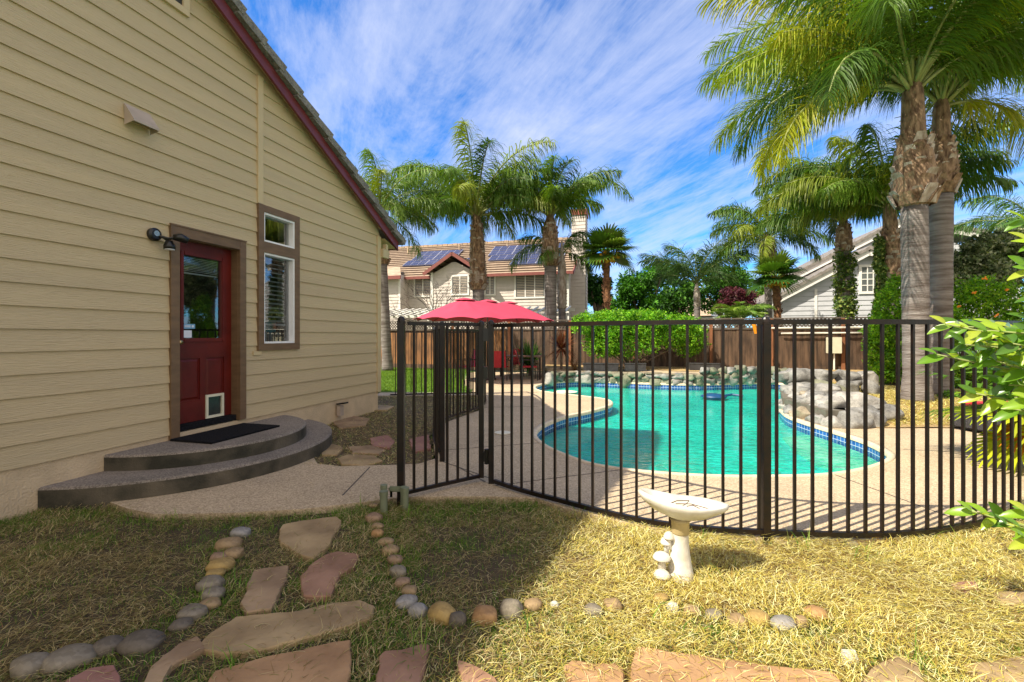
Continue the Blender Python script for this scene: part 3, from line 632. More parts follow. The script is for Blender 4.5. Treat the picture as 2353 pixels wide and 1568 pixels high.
hg = MB(); hg.box((P2[0]+.02, P2[1]-.05, .20), (P3[0]-.02, P3[1]+.045, .29)); hg.tube([(P2[0]+.05, P2[1]-.05, .18), (P2[0]+.05, P2[1]-.05, .32)], .02, 10); hg.build('hinge', 'black_plastic', gt)
hg = MB(); hg.box((P2[0]+.02, P2[1]-.05, 1.33), (P3[0]-.02, P3[1]+.045, 1.45)); hg.build('hinge', 'black_plastic', gt)
hg = MB(); hg.box((P2[0]+.025, P2[1]-.07, .98), (P2[0]+.06, P2[1]-.02, 1.09)); hg.build('gate_latch', 'black_plastic', gt)
fa = empty('metal_fence', (1.74, 3.165, 0), 0, 'curved black metal picket fence nearest the camera, in front of the pool', 'fence', 'black metal fences round the pool')
fpts = smooth_loop([(x, y, 0) for x, y in fence_pts], 6, False); P5 = (4.12, 3.63)
cap_post(P3, 1.52, .05, fa, -.02); cap_post(P4, 1.505, .05, fa); cap_post(P5, 1.5, .05, fa)
lp = MB(); cap_post(P1, 1.535, .056, fa)
rail(fpts, 1.475, .03, .034, fa, 'top_rail'); rail(fpts, .035, .03, .034, fa, 'bottom_rail'); pickets(fpts, .1165, fa, .03, 1.47, .0175, [P3, P4, P5])
fb_pts = smooth_loop([(-.766, 5.08, 0), (-.92, 5.6, 0), (-1.05, 6.2, 0), (-1.13, 6.9, 0), (-1.03, 7.5, 0), (-.78, 8.1, 0), (-.60, 8.6, 0), (-.53, 9.2, 0), (-.60, 10.0, 0), (-.80, 10.75, 0)], 6, False)
fb = empty('metal_fence', (-.766, 5.08, 0), 0, 'black metal picket fence curving away behind the gate between dry grass and deck', 'fence', 'black metal fences round the pool')
cap_post((-.766, 5.08), 1.53, .052, fb, -.02); cap_post((-1.13, 6.9), 1.5, .05, fb); cap_post((-.60, 8.6), 1.5, .05, fb)
rail(fb_pts, 1.475, .03, .03, fb, 'top_rail'); rail(fb_pts, .06, .03, .03, fb, 'bottom_rail'); pickets(fb_pts, .115, fb, .05, 1.47, .018)
fc_pts = [(-2.75, 10.42), (-.82, 10.78)]
fc = empty('metal_fence', (-.82, 10.78, 0), 0, 'short black metal fence before the green lawn at the house corner', 'fence', 'black metal fences round the pool')
cap_post((-.82, 10.78), 1.5, .05, fc); rail(fc_pts, 1.465, .03, .03, fc, 'top_rail'); rail(fc_pts, .05, .03, .03, fc, 'bottom_rail'); pickets(fc_pts, .115, fc, .05, 1.46, .018)
# green pipes by the first post
gpipe = empty('valve_pipes', (-.95, 3.76, 0), 0, 'cluster of short dull green irrigation pipes at the foot of the left gate post', 'pipes')
for (dx, dy, h, r) in ((-.10, .02, .16, .025), (-.075, -.075, .14, .03), (.06, .03, .14, .026), (.085, -.02, .15, .026)):
    m_ = MB(); x = -.95+dx; y = 3.76+dy; m_.tube([(x, y, -.1), (x, y, h-.03)], r, 14); m_.tube([(x, y, h-.035), (x, y, h)], r*1.15, 14); m_.build('pipe', 'pvc_green', gpipe, smooth=False)
m_ = MB(); m_.box((-1.005, 3.79, .04), (-.985, 3.81, .11)); m_.box((-1.02, 3.80, .09), (-.90, 3.83, .135)); m_.build('valve_box', 'pvc_green', gpipe, bevel=.01)

# ================================================================== WOODEN FENCE
FB = Vector((7.96, 16.1, 0)); FANG = -TH
wf2 = empty('wooden_fence', FB, FANG, 'brown board fence with lattice top running behind the pool', 'fence')
x = -16.5; i = 0
bd = MB(); bo = MB()
while x < 6.2:
    wdt = .125; z0 = .0 if x < -7 else .23; top = 1.62 if x < -7 else 1.66
    q = (bo if x < -8.6 else bd); q.box((x, random.uniform(-.008, .008), z0+.06+random.uniform(0, .02)), (x+wdt-.006, .022, top)); x += wdt
bd.build('boards', 'wood_fence', wf2, local=True); bo.build('boards', 'wood_orange', wf2, local=True)['label'] = 'orange-brown boards'
bk_ = MB(); bk_.box((-16.5, .024, 0), (6.2, .03, 1.6)); bk_.box((-16.5, -.03, 1.60), (6.2, .05, 1.67)); bk_.box((-16.5, -.03, 1.96), (6.2, .06, 2.0)); bk_.build('fence_rail', 'lattice', wf2, local=True)
kb = MB(); kb.box((-16.5, -.03, .0), (-7, -.009, .2)); kb.box((-7, -.03, .22), (6.2, -.009, .36)); kb.build('kickboard', 'wood_fence', wf2, local=True)
lt = MB(); x = -16.4
while x < 6.1: lt.bar((x, .0, 1.68), (x+.28, 0, 1.95), .012, .034); lt.bar((x+.28, .013, 1.68), (x, .013, 1.95), .012, .034); x += .115
lt.build('lattice', 'lattice', wf2, local=True)
for x in (-15.6, -13.2, -10.8, -8.4, -6.0, -3.6, -1.0, .92, 3.05, 5.5):
    p_ = MB(); p_.box((x, -.075, .0), (x+.10, -.031, 1.96)); p_.build('post', 'wood_post', wf2, local=True)
# box + pipes on the fence
def fx(px): # x along the fence seen at pixel column px
    k = (px-CX)/F; return (k*FB.y-FB.x)/(E_.x-k*E_.y)
eb = empty('electric_box', FB+E_*fx(1911)+Vector((0, 0, .25)), FANG, 'cream metal electric box on a conduit against the wooden fence', 'electric box')
m_ = MB(); m_.box((-.2, -.28, .55), (.2, -.09, 1.08)); m_.build('cabinet', 'box_cream', eb, local=True, bevel=.01)
m_ = MB(); m_.tube([(-.06, -.15, 0), (-.06, -.15, .55)], .025, 8); m_.tube([(.02, -.15, 0), (.02, -.15, .55)], .025, 8); m_.build('conduit', 'pvc_white', eb, local=True)
pp = empty('fence_pipes', FB+E_*fx(1800), FANG, 'two white pipes running along the top of the wooden fence', 'pipes')
xa = fx(1770)-fx(1800); xb = fx(1985)-fx(1800)
m_ = MB(); m_.tube([(xa, -.13, 1.64), (xb, -.13, 1.66)], .028, 8); m_.build('upper_pipe', 'pvc_white', pp, local=True)
m_ = MB(); m_.tube([(xa+.3, -.13, 1.46), (xb-.05, -.13, 1.48), (xb, -.13, 1.66), (xb-.06, -.13, 1.25)], .026, 8); m_.build('lower_pipe', 'pvc_white', pp, local=True)
og = MB(); p = AT(1733, 746, 15.2); og.tube([p+Vector((0, 0, .12)), p, p+Vector((.06, 0, -.30))], [.045, .07, .05], 8); tag(og.build('pool_float', 'orange_plastic'), 'orange plastic tube hanging high on the wooden fence behind the black post', 'float')

# ================================================================== ROCKS
def ico(sub=3):
    bm = bmesh.new(); bmesh.ops.create_icosphere(bm, subdivisions=sub, radius=1); V = [v.co.copy() for v in bm.verts]; Fc = [tuple(v.index for v in f.verts) for f in bm.faces]; bm.free(); return V, Fc
ICO3 = ico(3); ICO2 = ico(2)
def rock(name, c, r, m, parent=None, seed=0, rough=.22, rz=0, ic=ICO3, flat=.0):
    V, Fc = ic; rx, ry, rz_ = r; out = []; M = Matrix.Rotation(rz, 3, 'Z'); rs = random.Random(seed*17+3)
    PLN = [] if parent is None else [(Vector((rs.gauss(0, 1), rs.gauss(0, 1), rs.gauss(0, 1))).normalized(), rs.uniform(.62, .86)) for _ in range(9)]
    for v in V:
        d = 1+rough*noise.noise(v*1.3+Vector((seed*3.7, seed*1.3, 0)))+rough*.45*noise.noise(v*3.1+Vector((0, seed*2.1, 5)))
        if PLN:
            vv = v*1.18
            for pn_, pd_ in PLN:
                ex_ = vv.dot(pn_)-pd_
                if ex_ > 0: vv = vv-pn_*ex_*.85
            v = vv
        q = Vector((math.copysign(abs(v.x)**.85, v.x), math.copysign(abs(v.y)**.85, v.y), math.copysign(abs(v.z)**.85, v.z)))*d
        out.append(M @ Vector((q.x*rx, q.y*ry, q.z*rz_)))
    if parent is None:
        o = mesh_obj(name, [tuple(v) for v in out], Fc, m, None, True); o.location = c
    else:
        o = mesh_obj(name, [tuple(v+Vector(c)) for v in out], Fc, m, parent, True)
    return o
def along(pts, s):
    for a, b in zip(pts[:-1], pts[1:]):
        a = Vector((*a, 0)); b = Vector((*b, 0)); L = (b-a).length
        if s <= L: return a+(b-a)*s/L, (b-a)/L
        s -= L
    return b, (b-a)/L
def rock_row(parent, pts, z, size, seed, mats, squash=.8, depth=.7, jitter=.05):
    tot = sum((Vector(b)-Vector(a)).length for a, b in zip(pts[:-1], pts[1:])); s = size*.4; k = 0
    while s < tot:
        sz = size*random.uniform(.75, 1.35); p, d = along(pts, s)
        rock('stone', (p.x+random.uniform(-jitter, jitter), p.y+random.uniform(-jitter, jitter), z+random.uniform(-.02, .02)), (sz*.56, sz*depth*.5, sz*.5*squash*random.uniform(.85, 1.15)), random.choice(mats), parent, seed+k, .30, math.atan2(d.y, d.x)+random.uniform(-.25, .25), ICO3)
        s += sz*.98; k += 1
rw = empty('rock_wall', (4, 13.5, 0), 0, 'low wall of grey boulders along the far edge of the pool below the spa', 'rock wall')
far = [(1.12, 13.75), (1.5, 13.95), (2.06, 14.14), (2.94, 13.94), (4.1, 13.5), (5.3, 13.25), (7.2, 13.6), (8.0, 13.5)]
mb = MB(); 
for a, b in zip(far[:-1], far[1:]): mb.obox(((a[0]+b[0])/2, (a[1]+b[1])/2+.14, .08), ((b[0]-a[0])/2, (b[1]-a[1])/2, 0), (0, .10, 0), (0, 0, .14))
mb.build('mortar', 'mortar', rw)
rg = ['rock_grey', 'rock_green', 'rock_pale', 'rock_green', 'rock_grey']
rock_row(rw, far, .05, .30, 100, rg, .82, .75, .02); rock_row(rw, far, .21, .27, 200, rg, .62, .8, .02)
rock_row(rw, [(5.4, 13.3), (7.2, 13.6), (8.0, 13.5)], .36, .33, 300, rg, .7, .9, .03)
rock('stone', (1.05, 13.55, .08), (.17, .2, .22), 'rock_pale', rw, 9)
cp = MB()
for k in range(9):
    s = .25+k*.5; p, d = along(far, s); q = p+Vector((0, .12, .262+random.uniform(-.01, .02))); cp.obox(q, d*.25, Vector((-d.y, d.x, 0))*.17, Vector((0, 0, .022)))
cp.build('cap_stones', 'rock_tan', rw, bevel=.012)
fm = empty('boulder_mound', (5.3, 7.9, 0), 0, 'mound of mortared pale boulders at the right edge of the pool water', 'rock wall')
mb = MB()
for a, b in (((5.85, 9.5), (5.25, 8.4)), ((5.25, 8.4), (5.12, 7.1)), ((5.1, 7.2), (6.3, 7.9))): mb.bar((a[0], a[1], .05), (b[0], b[1], .05), .55, .36)
mb.build('mortar', 'mortar', fm)
edge = [(5.62, 9.45), (5.28, 8.95), (5.02, 8.4), (4.88, 7.9), (4.82, 7.2), (4.84, 6.85)]
allr = ['rock_grey', 'rock_pale', 'rock_grey', 'rock_tan', 'rock_grey', 'rock_pale']
rock_row(fm, edge, .04, .25, 400, allr, .85, .95, .03)
rock_row(fm, [(x+.22, y+.03) for x, y in edge[:-1]], .17, .29, 430, allr, .8, 1, .04)
rock_row(fm, [(x+.55, y+.1) for x, y in edge[:-1]], .27, .34, 460, allr, .7, 1, .05)
rock_row(fm, [(x+.38, y+.05) for x, y in edge[:-1]], .27, .30, 445, allr, .7, 1, .05)
rock_row(fm, [(x+.9, y+.15) for x, y in edge[:-2]], .28, .40, 475, allr, .6, 1, .05)
rock_row(fm, [(5.05, 6.95), (5.45, 7.15), (5.95, 7.45), (6.35, 7.75)], .10, .42, 480, ['rock_grey', 'rock_pale'], .8, .9, .03)
rock_row(fm, [(5.5, 7.5), (6.1, 7.9)], .2, .5, 490, ['rock_grey', 'rock_pale'], .6, 1, .03)
bmnd = empty('boulder_mound', (7, 10, 0), 0, 'weathered boulder heap behind the front mound, before the board fence', 'rock wall')
rock_row(bmnd, [(5.85, 10.0), (6.4, 10.15), (7.1, 10.1), (8.1, 10.0)], .22, .46, 500, allr+['rock_green'], .75, 1, .05)
rock_row(bmnd, [(5.95, 10.3), (6.4, 10.45), (7.1, 10.4), (8.0, 10.3)], .44, .44, 530, allr, .7, 1, .05)
rock_row(bmnd, [(6.8, 11.2), (7.4, 11.9), (7.9, 12.6)], .25, .5, 560, allr, .9, 1, .05)
# ------- loose cobbles bordering the beds: (D-pixel x, y, rx, ry, material, label)
def c3(x, y): return (x/1.748/1.3056, (1150+y/1.748)/1.3056)
def c4(x, y): return ((1000+x/2.139)/1.3056, (1350+y/2.139)/1.3056)
def c5(x, y): return ((2000+x/2.195)/1.3056, (1350+y/2.195)/1.3056)
K3, K4, K5 = 1/1.748/1.3056, 1/2.139/1.3056, 1/2.195/1.3056
cob = [
 (c3, 1262, 778, 52, 30, 'cob_blue', 'pale blue-grey cobble at the far end of the left stone row, nearest the paved path'),
 (c3, 1195, 838, 66, 40, 'cob_tan', 'tan cobble directly before the pale blue-grey end cobble'),
 (c3, 1222, 888, 52, 32, 'cob_tan', 'brown-tan oval cobble overlapping the one before it, third in the left row'),
 (c3, 1148, 906, 46, 26, 'cob_red', 'reddish brown low cobble half hidden beside the brown-tan oval'),
 (c3, 1156, 948, 66, 40, 'cob_yellow', 'bright yellow-tan cobble in the middle of the left row'),
 (c3, 1130, 990, 46, 20, 'cob_yellow', 'small yellow cobble sunk in grass just before the bright yellow one'),
 (c3, 1105, 1048, 66, 50, 'cob_grey', 'large grey-brown rounded cobble left of the trapezoid flagstone'),
 (c3, 1118, 1098, 58, 38, 'cob_grey', 'grey-brown cobble leaning on the large one left of the trapezoid flagstone'),
 (c3, 1098, 1152, 56, 26, 'cob_tan', 'low pale tan cobble half buried in grass beside the long flagstone'),
 (c3, 1012, 1196, 74, 36, 'cob_grey', 'grey cobble strewn with grass where the left row turns toward the corner'),
 (c3, 950, 1262, 56, 36, 'cob_dark', 'dark grass-covered cobble at the bend of the left row'),
 (c3, 745, 1348, 104, 52, 'cob_dark', 'big dark grey flattish cobble, third from the bottom left corner'),
 (c3, 560, 1372, 72, 48, 'cob_dark', 'dull cobble buried in dry grass between two bigger grey ones'),
 (c3, 366, 1430, 114, 56, 'cob_grey', 'large grey-green oval cobble, second from the bottom left corner'),
 (c3, 162, 1468, 88, 68, 'cob_grey', 'brownish grey round cobble nearest the bottom left corner'),
 (c4, 255, 352, 32, 14, 'cob_tan', 'tiny tan cobble beside the green pipes at the path edge'),
 (c4, 262, 430, 54, 36, 'cob_red', 'reddish tan cobble second from the green pipes'),
 (c4, 285, 484, 40, 20, 'cob_tan', 'small flat tan cobble between the reddish and the orange one'),
 (c4, 283, 530, 40, 30, 'cob_orange', 'orange cobble high in the centre row'),
 (c4, 340, 584, 50, 26, 'cob_tan', 'low tan cobble just below the orange one'),
 (c4, 365, 640, 56, 44, 'cob_tan', 'plump tan cobble in the middle of the centre row'),
 (c4, 395, 696, 48, 30, 'cob_red', 'reddish cobble between the plump tan and the grey-brown one'),
 (c4, 415, 774, 56, 46, 'cob_grey', 'grey-brown round cobble low in the centre row'),
 (c4, 446, 844, 50, 34, 'cob_red', 'pinkish brown cobble below the grey-brown round one'),
 (c4, 486, 896, 54, 30, 'cob_tan', 'pale pinkish tan cobble just above the blue-grey corner cobble'),
 (c4, 470, 966, 68, 42, 'cob_blue', 'blue-grey cobble at the corner where the centre row turns right'),
 (c4, 545, 1022, 60, 52, 'cob_blue', 'speckled grey egg-shaped cobble right of the corner'),
 (c4, 700, 1040, 92, 78, 'cob_yellow', 'largest yellow-tan cobble with a dark one against its right side'),
 (c4, 797, 1082, 56, 64, 'cob_dark', 'dark rough cobble against the largest yellow-tan one'),
 (c4, 972, 1056, 84, 70, 'cob_orange', 'orange-tan ball-like cobble left of the tall grey one'),
 (c4, 1140, 1012, 78, 80, 'cob_grey', 'tall grey-yellow boulder-like cobble at the edge of the sun'),
 (c4, 1285, 985, 60, 36, 'cob_tan', 'small tan cobble right of the tall grey one'),
 (c4, 1420, 990, 30, 16, 'cob_white', 'tiny whitish pebble in dry grass between the tan and the grey cobbles'),
 (c4, 1668, 1022, 60, 44, 'cob_grey', 'grey cobble tucked in straw left of the brown upright one'),
 (c4, 1795, 988, 58, 54, 'cob_tan', 'brown-tan upright cobble left of the birdbath foot'),
 (c4, 2100, 945, 52, 26, 'cob_yellow', 'flat yellow cobble below the birdbath mushrooms'),
 (c4, 2178, 1000, 38, 36, 'cob_white', 'white cobble in the green tuft below the birdbath'),
 (c4, 2300, 1022, 50, 32, 'cob_tan', 'brownish cobble right of the white one'),
 (c5, 312, 1076, 56, 36, 'cob_grey', 'dusty grey cobble left of the two yellow ones in the sun'),
 (c5, 466, 1118, 68, 50, 'cob_tan', 'pale tan slanting cobble touching the round yellow one'),
 (c5, 600, 1098, 76, 62, 'cob_yellow', 'round yellow cobble in the sunny right-hand row'),
 (c5, 768, 1134, 78, 50, 'cob_blue', 'grey oval cobble right of the round yellow one'),
 (c5, 884, 1128, 44, 58, 'cob_tan', 'narrow pale cobble between the grey oval and the orange-tan one'),
 (c5, 980, 1066, 74, 46, 'cob_orange', 'orange-tan cobble at the right end of the sunny row'),
 (c5, 1228, 616, 36, 16, 'cob_grey', 'small grey pebble in the straw just before the black fence'),
]
COBS = []
for i, (fn, x, y, rx, ry, m, lab) in enumerate(cob):
    K = {c3: K3, c4: K4, c5: K5}[fn]; px, py = fn(x, y); zc = -.015
    p = G(px, py+ry*K*.25, zc); sx = rx*K*p.y/F; sz = ry*K*p.y/F
    o = rock('cobble_stone', (p.x, p.y, zc+sz*.02), (sx, sx*.8, max(.016, sz*.85)), m, None, 40+i, .16, random.uniform(-.3, .3)); tag(o, lab, 'stone', 'cobbles bordering the dry lawn'); COBS.append((p.x, p.y, sx))
# ------- flagstones
flags = [
 (c3, [(1465, 772), (1482, 745), (1600, 722), (1770, 705), (1792, 722), (1730, 850), (1645, 925), (1605, 920), (1470, 842)], 'flag_tan', 'tan flagstone nearest the paved path, pointed at its near end'),
 (c3, [(1620, 965), (1700, 905), (1775, 885), (1882, 905), (1862, 962), (1780, 1010), (1735, 1122), (1588, 1122), (1580, 1015)], 'flag_red', 'red flagstone right of the tan trapezoid one, beside deep green grass'),
 (c3, [(1330, 985), (1512, 962), (1505, 1030), (1422, 1192), (1290, 1212), (1268, 1150), (1300, 1040)], 'flag_brown', 'brown trapezoid flagstone left of the red one'),
 (c3, [(1240, 1232), (1500, 1208), (1700, 1170), (1900, 1140), (1965, 1172), (1925, 1240), (1780, 1292), (1600, 1342), (1400, 1398), (1150, 1425), (1050, 1385), (1100, 1320)], 'flag_tan', 'long tan flagstone curving across the path in the foreground'),
 (c3, [(1035, 1330), (1080, 1400), (900, 1480), (850, 1568), (740, 1610), (780, 1500), (850, 1440), (940, 1370)], 'flag_brown', 'brown flagstone half covered by cut grass left of the long tan one'),
 (c3, [(1842, 1355), (1838, 1460), (1830, 1640), (1060, 1660), (1120, 1520), (1300, 1470), (1500, 1420), (1760, 1362)], 'flag_orange', 'big orange-tan flagstone cut by the bottom edge of the photo'),
 (c3, [(470, 1500), (612, 1475), (632, 1568), (640, 1640), (280, 1640), (350, 1560)], 'flag_pink', 'pink flagstone in the lower left corner'),
 (c4, [(290, 1332), (330, 1300), (592, 1250), (616, 1262), (600, 1370), (555, 1491), (530, 1570), (250, 1570), (268, 1491)], 'flag_red', 'square dark red flagstone at the bottom edge, right of the big orange-tan one'),
 (c4, [(800, 1362), (872, 1390), (950, 1410), (1050, 1470), (1110, 1570), (850, 1570), (830, 1491)], 'flag_red', 'small reddish flagstone mostly under dry grass at the bottom edge'),
 (c4, [(1490, 1400), (1540, 1370), (1820, 1375), (1872, 1400), (1870, 1491), (1860, 1580), (1520, 1580), (1500, 1491)], 'flag_orange', 'sunlit orange flagstone left of the widest one at the bottom edge'),
 (lambda x, y: (x/1.3056, y/1.3056), [(1905, 1944), (1954, 1948), (2000, 1960), (2137, 1976), (2273, 1997), (2410, 2013), (2506, 2024), (2530, 2060), (2560, 2110), (1890, 2110), (1890, 2040), (1900, 1985)], 'flag_orange', 'widest sunlit sandstone slab along the bottom edge'),
 (c5, [(1330, 1440), (1500, 1362), (1640, 1400), (1700, 1530), (1740, 1610), (1250, 1610), (1300, 1530)], 'flag_tan', 'tan slab with green tufts over it near the bottom right'),
 (c5, [(1950, 1422), (2230, 1382), (2353, 1370), (2500, 1390), (2500, 1620), (2080, 1620), (2050, 1530)], 'flag_tan', 'pale slab in the bottom right corner'),
 (c5, [(2150, 955), (2190, 938), (2300, 932), (2440, 950), (2400, 1000), (2290, 1022), (2200, 995)], 'flag_tan', 'small flat tan stone in straw at the right edge of the photo'),
 (c5, [(1880, 885), (1940, 862), (2040, 870), (2055, 905), (1960, 925), (1895, 915)], 'flag_pink', 'pinkish stone nearly buried in straw at the right'),
 (c5, [(1150, 1322), (1240, 1330), (1275, 1385), (1200, 1415), (1160, 1390)], 'cob_white', 'pale grey broken slab among green tufts near the bottom'),
]
FLAGS = []
def slab(name, P, z, th, m, seed):
    P = [Vector((p.x, p.y, 0)) for p in P]; c = sum(P, Vector())/len(P); Q = []
    for i, a in enumerate(P):
        b = P[(i+1) % len(P)]; k = max(2, int((b-a).length/.03))
        for j in range(k):
            q = a+(b-a)*j/k; nn = noise.noise(q*9+Vector((0, 0, seed)))*.016+noise.noise(q*30+Vector((0, 0, seed)))*.010; Q.append(q+(q-c).normalized()*nn)
    ar = sum(Q[i].x*Q[(i+1) % len(Q)].y-Q[(i+1) % len(Q)].x*Q[i].y for i in range(len(Q)))
    if ar < 0: Q.reverse()
    n = len(Q); ins = [q+(c-q).normalized()*.005 for q in Q]
    def zt(q): return z+.004*noise.noise(q*6+Vector((0, 0, seed)))
    V = [(q.x-c.x, q.y-c.y, z-th) for q in Q]+[(q.x-c.x, q.y-c.y, zt(q)-.007) for q in Q]+[(q.x-c.x, q.y-c.y, zt(q)) for q in ins]
    Fc = [(k*n+i, k*n+(i+1) % n, (k+1)*n+(i+1) % n, (k+1)*n+i) for k in range(2) for i in range(n)]
    tri = tessellate_polygon([[Vector((v[0], v[1], 0)) for v in V[2*n:]]])
    for t in tri:
        a, b, d = (Vector(V[2*n+i]) for i in t); Fc.append(tuple(2*n+i for i in (t if (b-a).cross(d-a).z > 0 else (t[0], t[2], t[1]))))
    o = mesh_obj(name, V, Fc, m); o.location = (c.x, c.y, 0); return o
for i, (fn, pts, m, lab) in enumerate(flags):
    P = [G(*fn(*p), -.012) for p in pts]; o = slab('flagstone', P, -.004 if i not in (13, 14) else -.006, .05, m, i); tag(o, lab, 'flagstone', 'stepping stones of the front path'); FLAGS.append([(p.x, p.y) for p in P])
side_flags = [([(760, 968), (800, 955), (850, 962), (840, 978), (780, 985)], 'flag_brown', 'brown flat stone nearest the house wall in the side yard'),
 ([(850, 1008), (890, 1000), (908, 1015), (895, 1030), (855, 1026)], 'flag_pink', 'pinkish flat stone beside the left fence post in the side yard'),
 ([(775, 1055), (800, 1045), (860, 1048), (880, 1060), (840, 1070), (785, 1068)], 'flag_tan', 'pale tan flat stone at the near edge of the side yard'),
 ([(800, 1028), (850, 1024), (885, 1034), (870, 1044), (810, 1042)], 'flag_brown', 'brown slab second from the near edge of the side yard'),
 ([(790, 935), (850, 930), (905, 934), (890, 943), (800, 945)], 'flag_tan', 'far tan flat stone in the side yard by the house corner'),
 ([(940, 1010), (985, 1000), (990, 1030), (950, 1040)], 'flag_pink', 'reddish slab seen between the gate pickets'),
 ([(735, 1030), (765, 1020), (790, 1030), (775, 1046), (740, 1046)], 'flag_tan', 'small tan stone beside the curved lower step')]
for i, (pts, m, lab) in enumerate(side_flags):
    P = [G(*p, .0) for p in pts]; o = slab('flagstone', P, .006, .04, m, 50+i); tag(o, lab, 'flagstone', 'flat stones in the side yard')

# ================================================================== BIRDBATH
bb = empty('birdbath', (.985, 2.70, -.03), 0, 'small white ceramic birdbath with tilted leaf-shaped bowl and mushrooms at its foot', 'birdbath')
m_ = MB(); n = 18; prof = [(.075, 0), (.078, .02), (.066, .07), (.055, .14), (.048, .20), (.046, .255)]
for r, zz in prof:
    for k in range(n): t = 2*math.pi*k/n; rr = r*(1+.045*math.sin(k*math.pi*2/3+.4)*(1 if zz < .2 else .3)); m_.v.append((rr*math.cos(t), rr*math.sin(t), zz))
for i in range(len(prof)-1):
    for k in range(n): m_.f.append((i*n+k, i*n+(k+1) % n, (i+1)*n+(k+1) % n, (i+1)*n+k))
m_.build('stem', 'ceramic', bb, local=True, smooth=True)
m_ = MB(); m_.lathe([(.046, .255), (.050, .262), (.050, .325), (.064, .345)], (0, 0, 0), 20); m_.build('collar', 'ceramic_ochre', bb, local=True, smooth=True)
def bowl():
    mb = MB(); n = 40; tilt = Matrix.Rotation(R(9), 3, 'Y') @ Matrix.Rotation(R(-4), 3, 'X')
    def rim(t):
        r = .215+.03*math.cos(t*2)+.008*math.sin(3*t+.5); 
        if abs(math.atan2(math.sin(t), math.cos(t))) < .5: r += .035*(1-abs(math.atan2(math.sin(t), math.cos(t)))/.5)
        return r
    rings = [(.26, -.085), (.62, -.064), (.90, -.026), (1.0, -.004), (1.02, .012), (.97, .022), (.86, .008), (.6, -.03), (.25, -.048)]
    for (s, zz) in rings:
        for k in range(n): t = 2*math.pi*k/n; r = rim(t)*s; mb.v.append(tuple(tilt @ Vector((r*math.cos(t), r*math.sin(t)*.80, zz*1.05+.01*math.cos(t*2)*s))+Vector((0, 0, .435))))
    k0 = len(rings)
    for i in range(k0-1):
        for k in range(n): mb.f.append((i*n+k, i*n+(k+1) % n, (i+1)*n+(k+1) % n, (i+1)*n+k))
    mb.f.append(tuple((k0-1)*n+k for k in range(n))); return mb
bowl().build('bowl', 'ceramic', bb, local=True, smooth=True)
m_ = MB()
for (a, b) in (((-.09, -.02, .425), (.09, .10, .41)), ((-.02, .02, .42), (.16, -.02, .405)), ((.03, -.02, .42), (.10, -.05, .415))): m_.tube([a, ((a[0]+b[0])/2, (a[1]+b[1])/2+.015, (a[2]+b[2])/2+.008), b], .003, 5)
tag(m_.build('fallen_twigs', 'twig', bb, local=True))
for (x, y, zz, r) in ((-.125, -.055, .0, .046), (-.115, -.02, .085, .05), (-.075, .02, .155, .034), (-.065, .0, .195, .032)):
    q = MB(); q.lathe([(r*.5, -.06), (r*.38, -.01), (r*.42, .002), (r, .0), (r*1.02, .008), (r*.8, .026), (r*.35, .038)], (x, y, zz+.03), 16); q.build('mushroom', 'ceramic', bb, local=True, smooth=True)

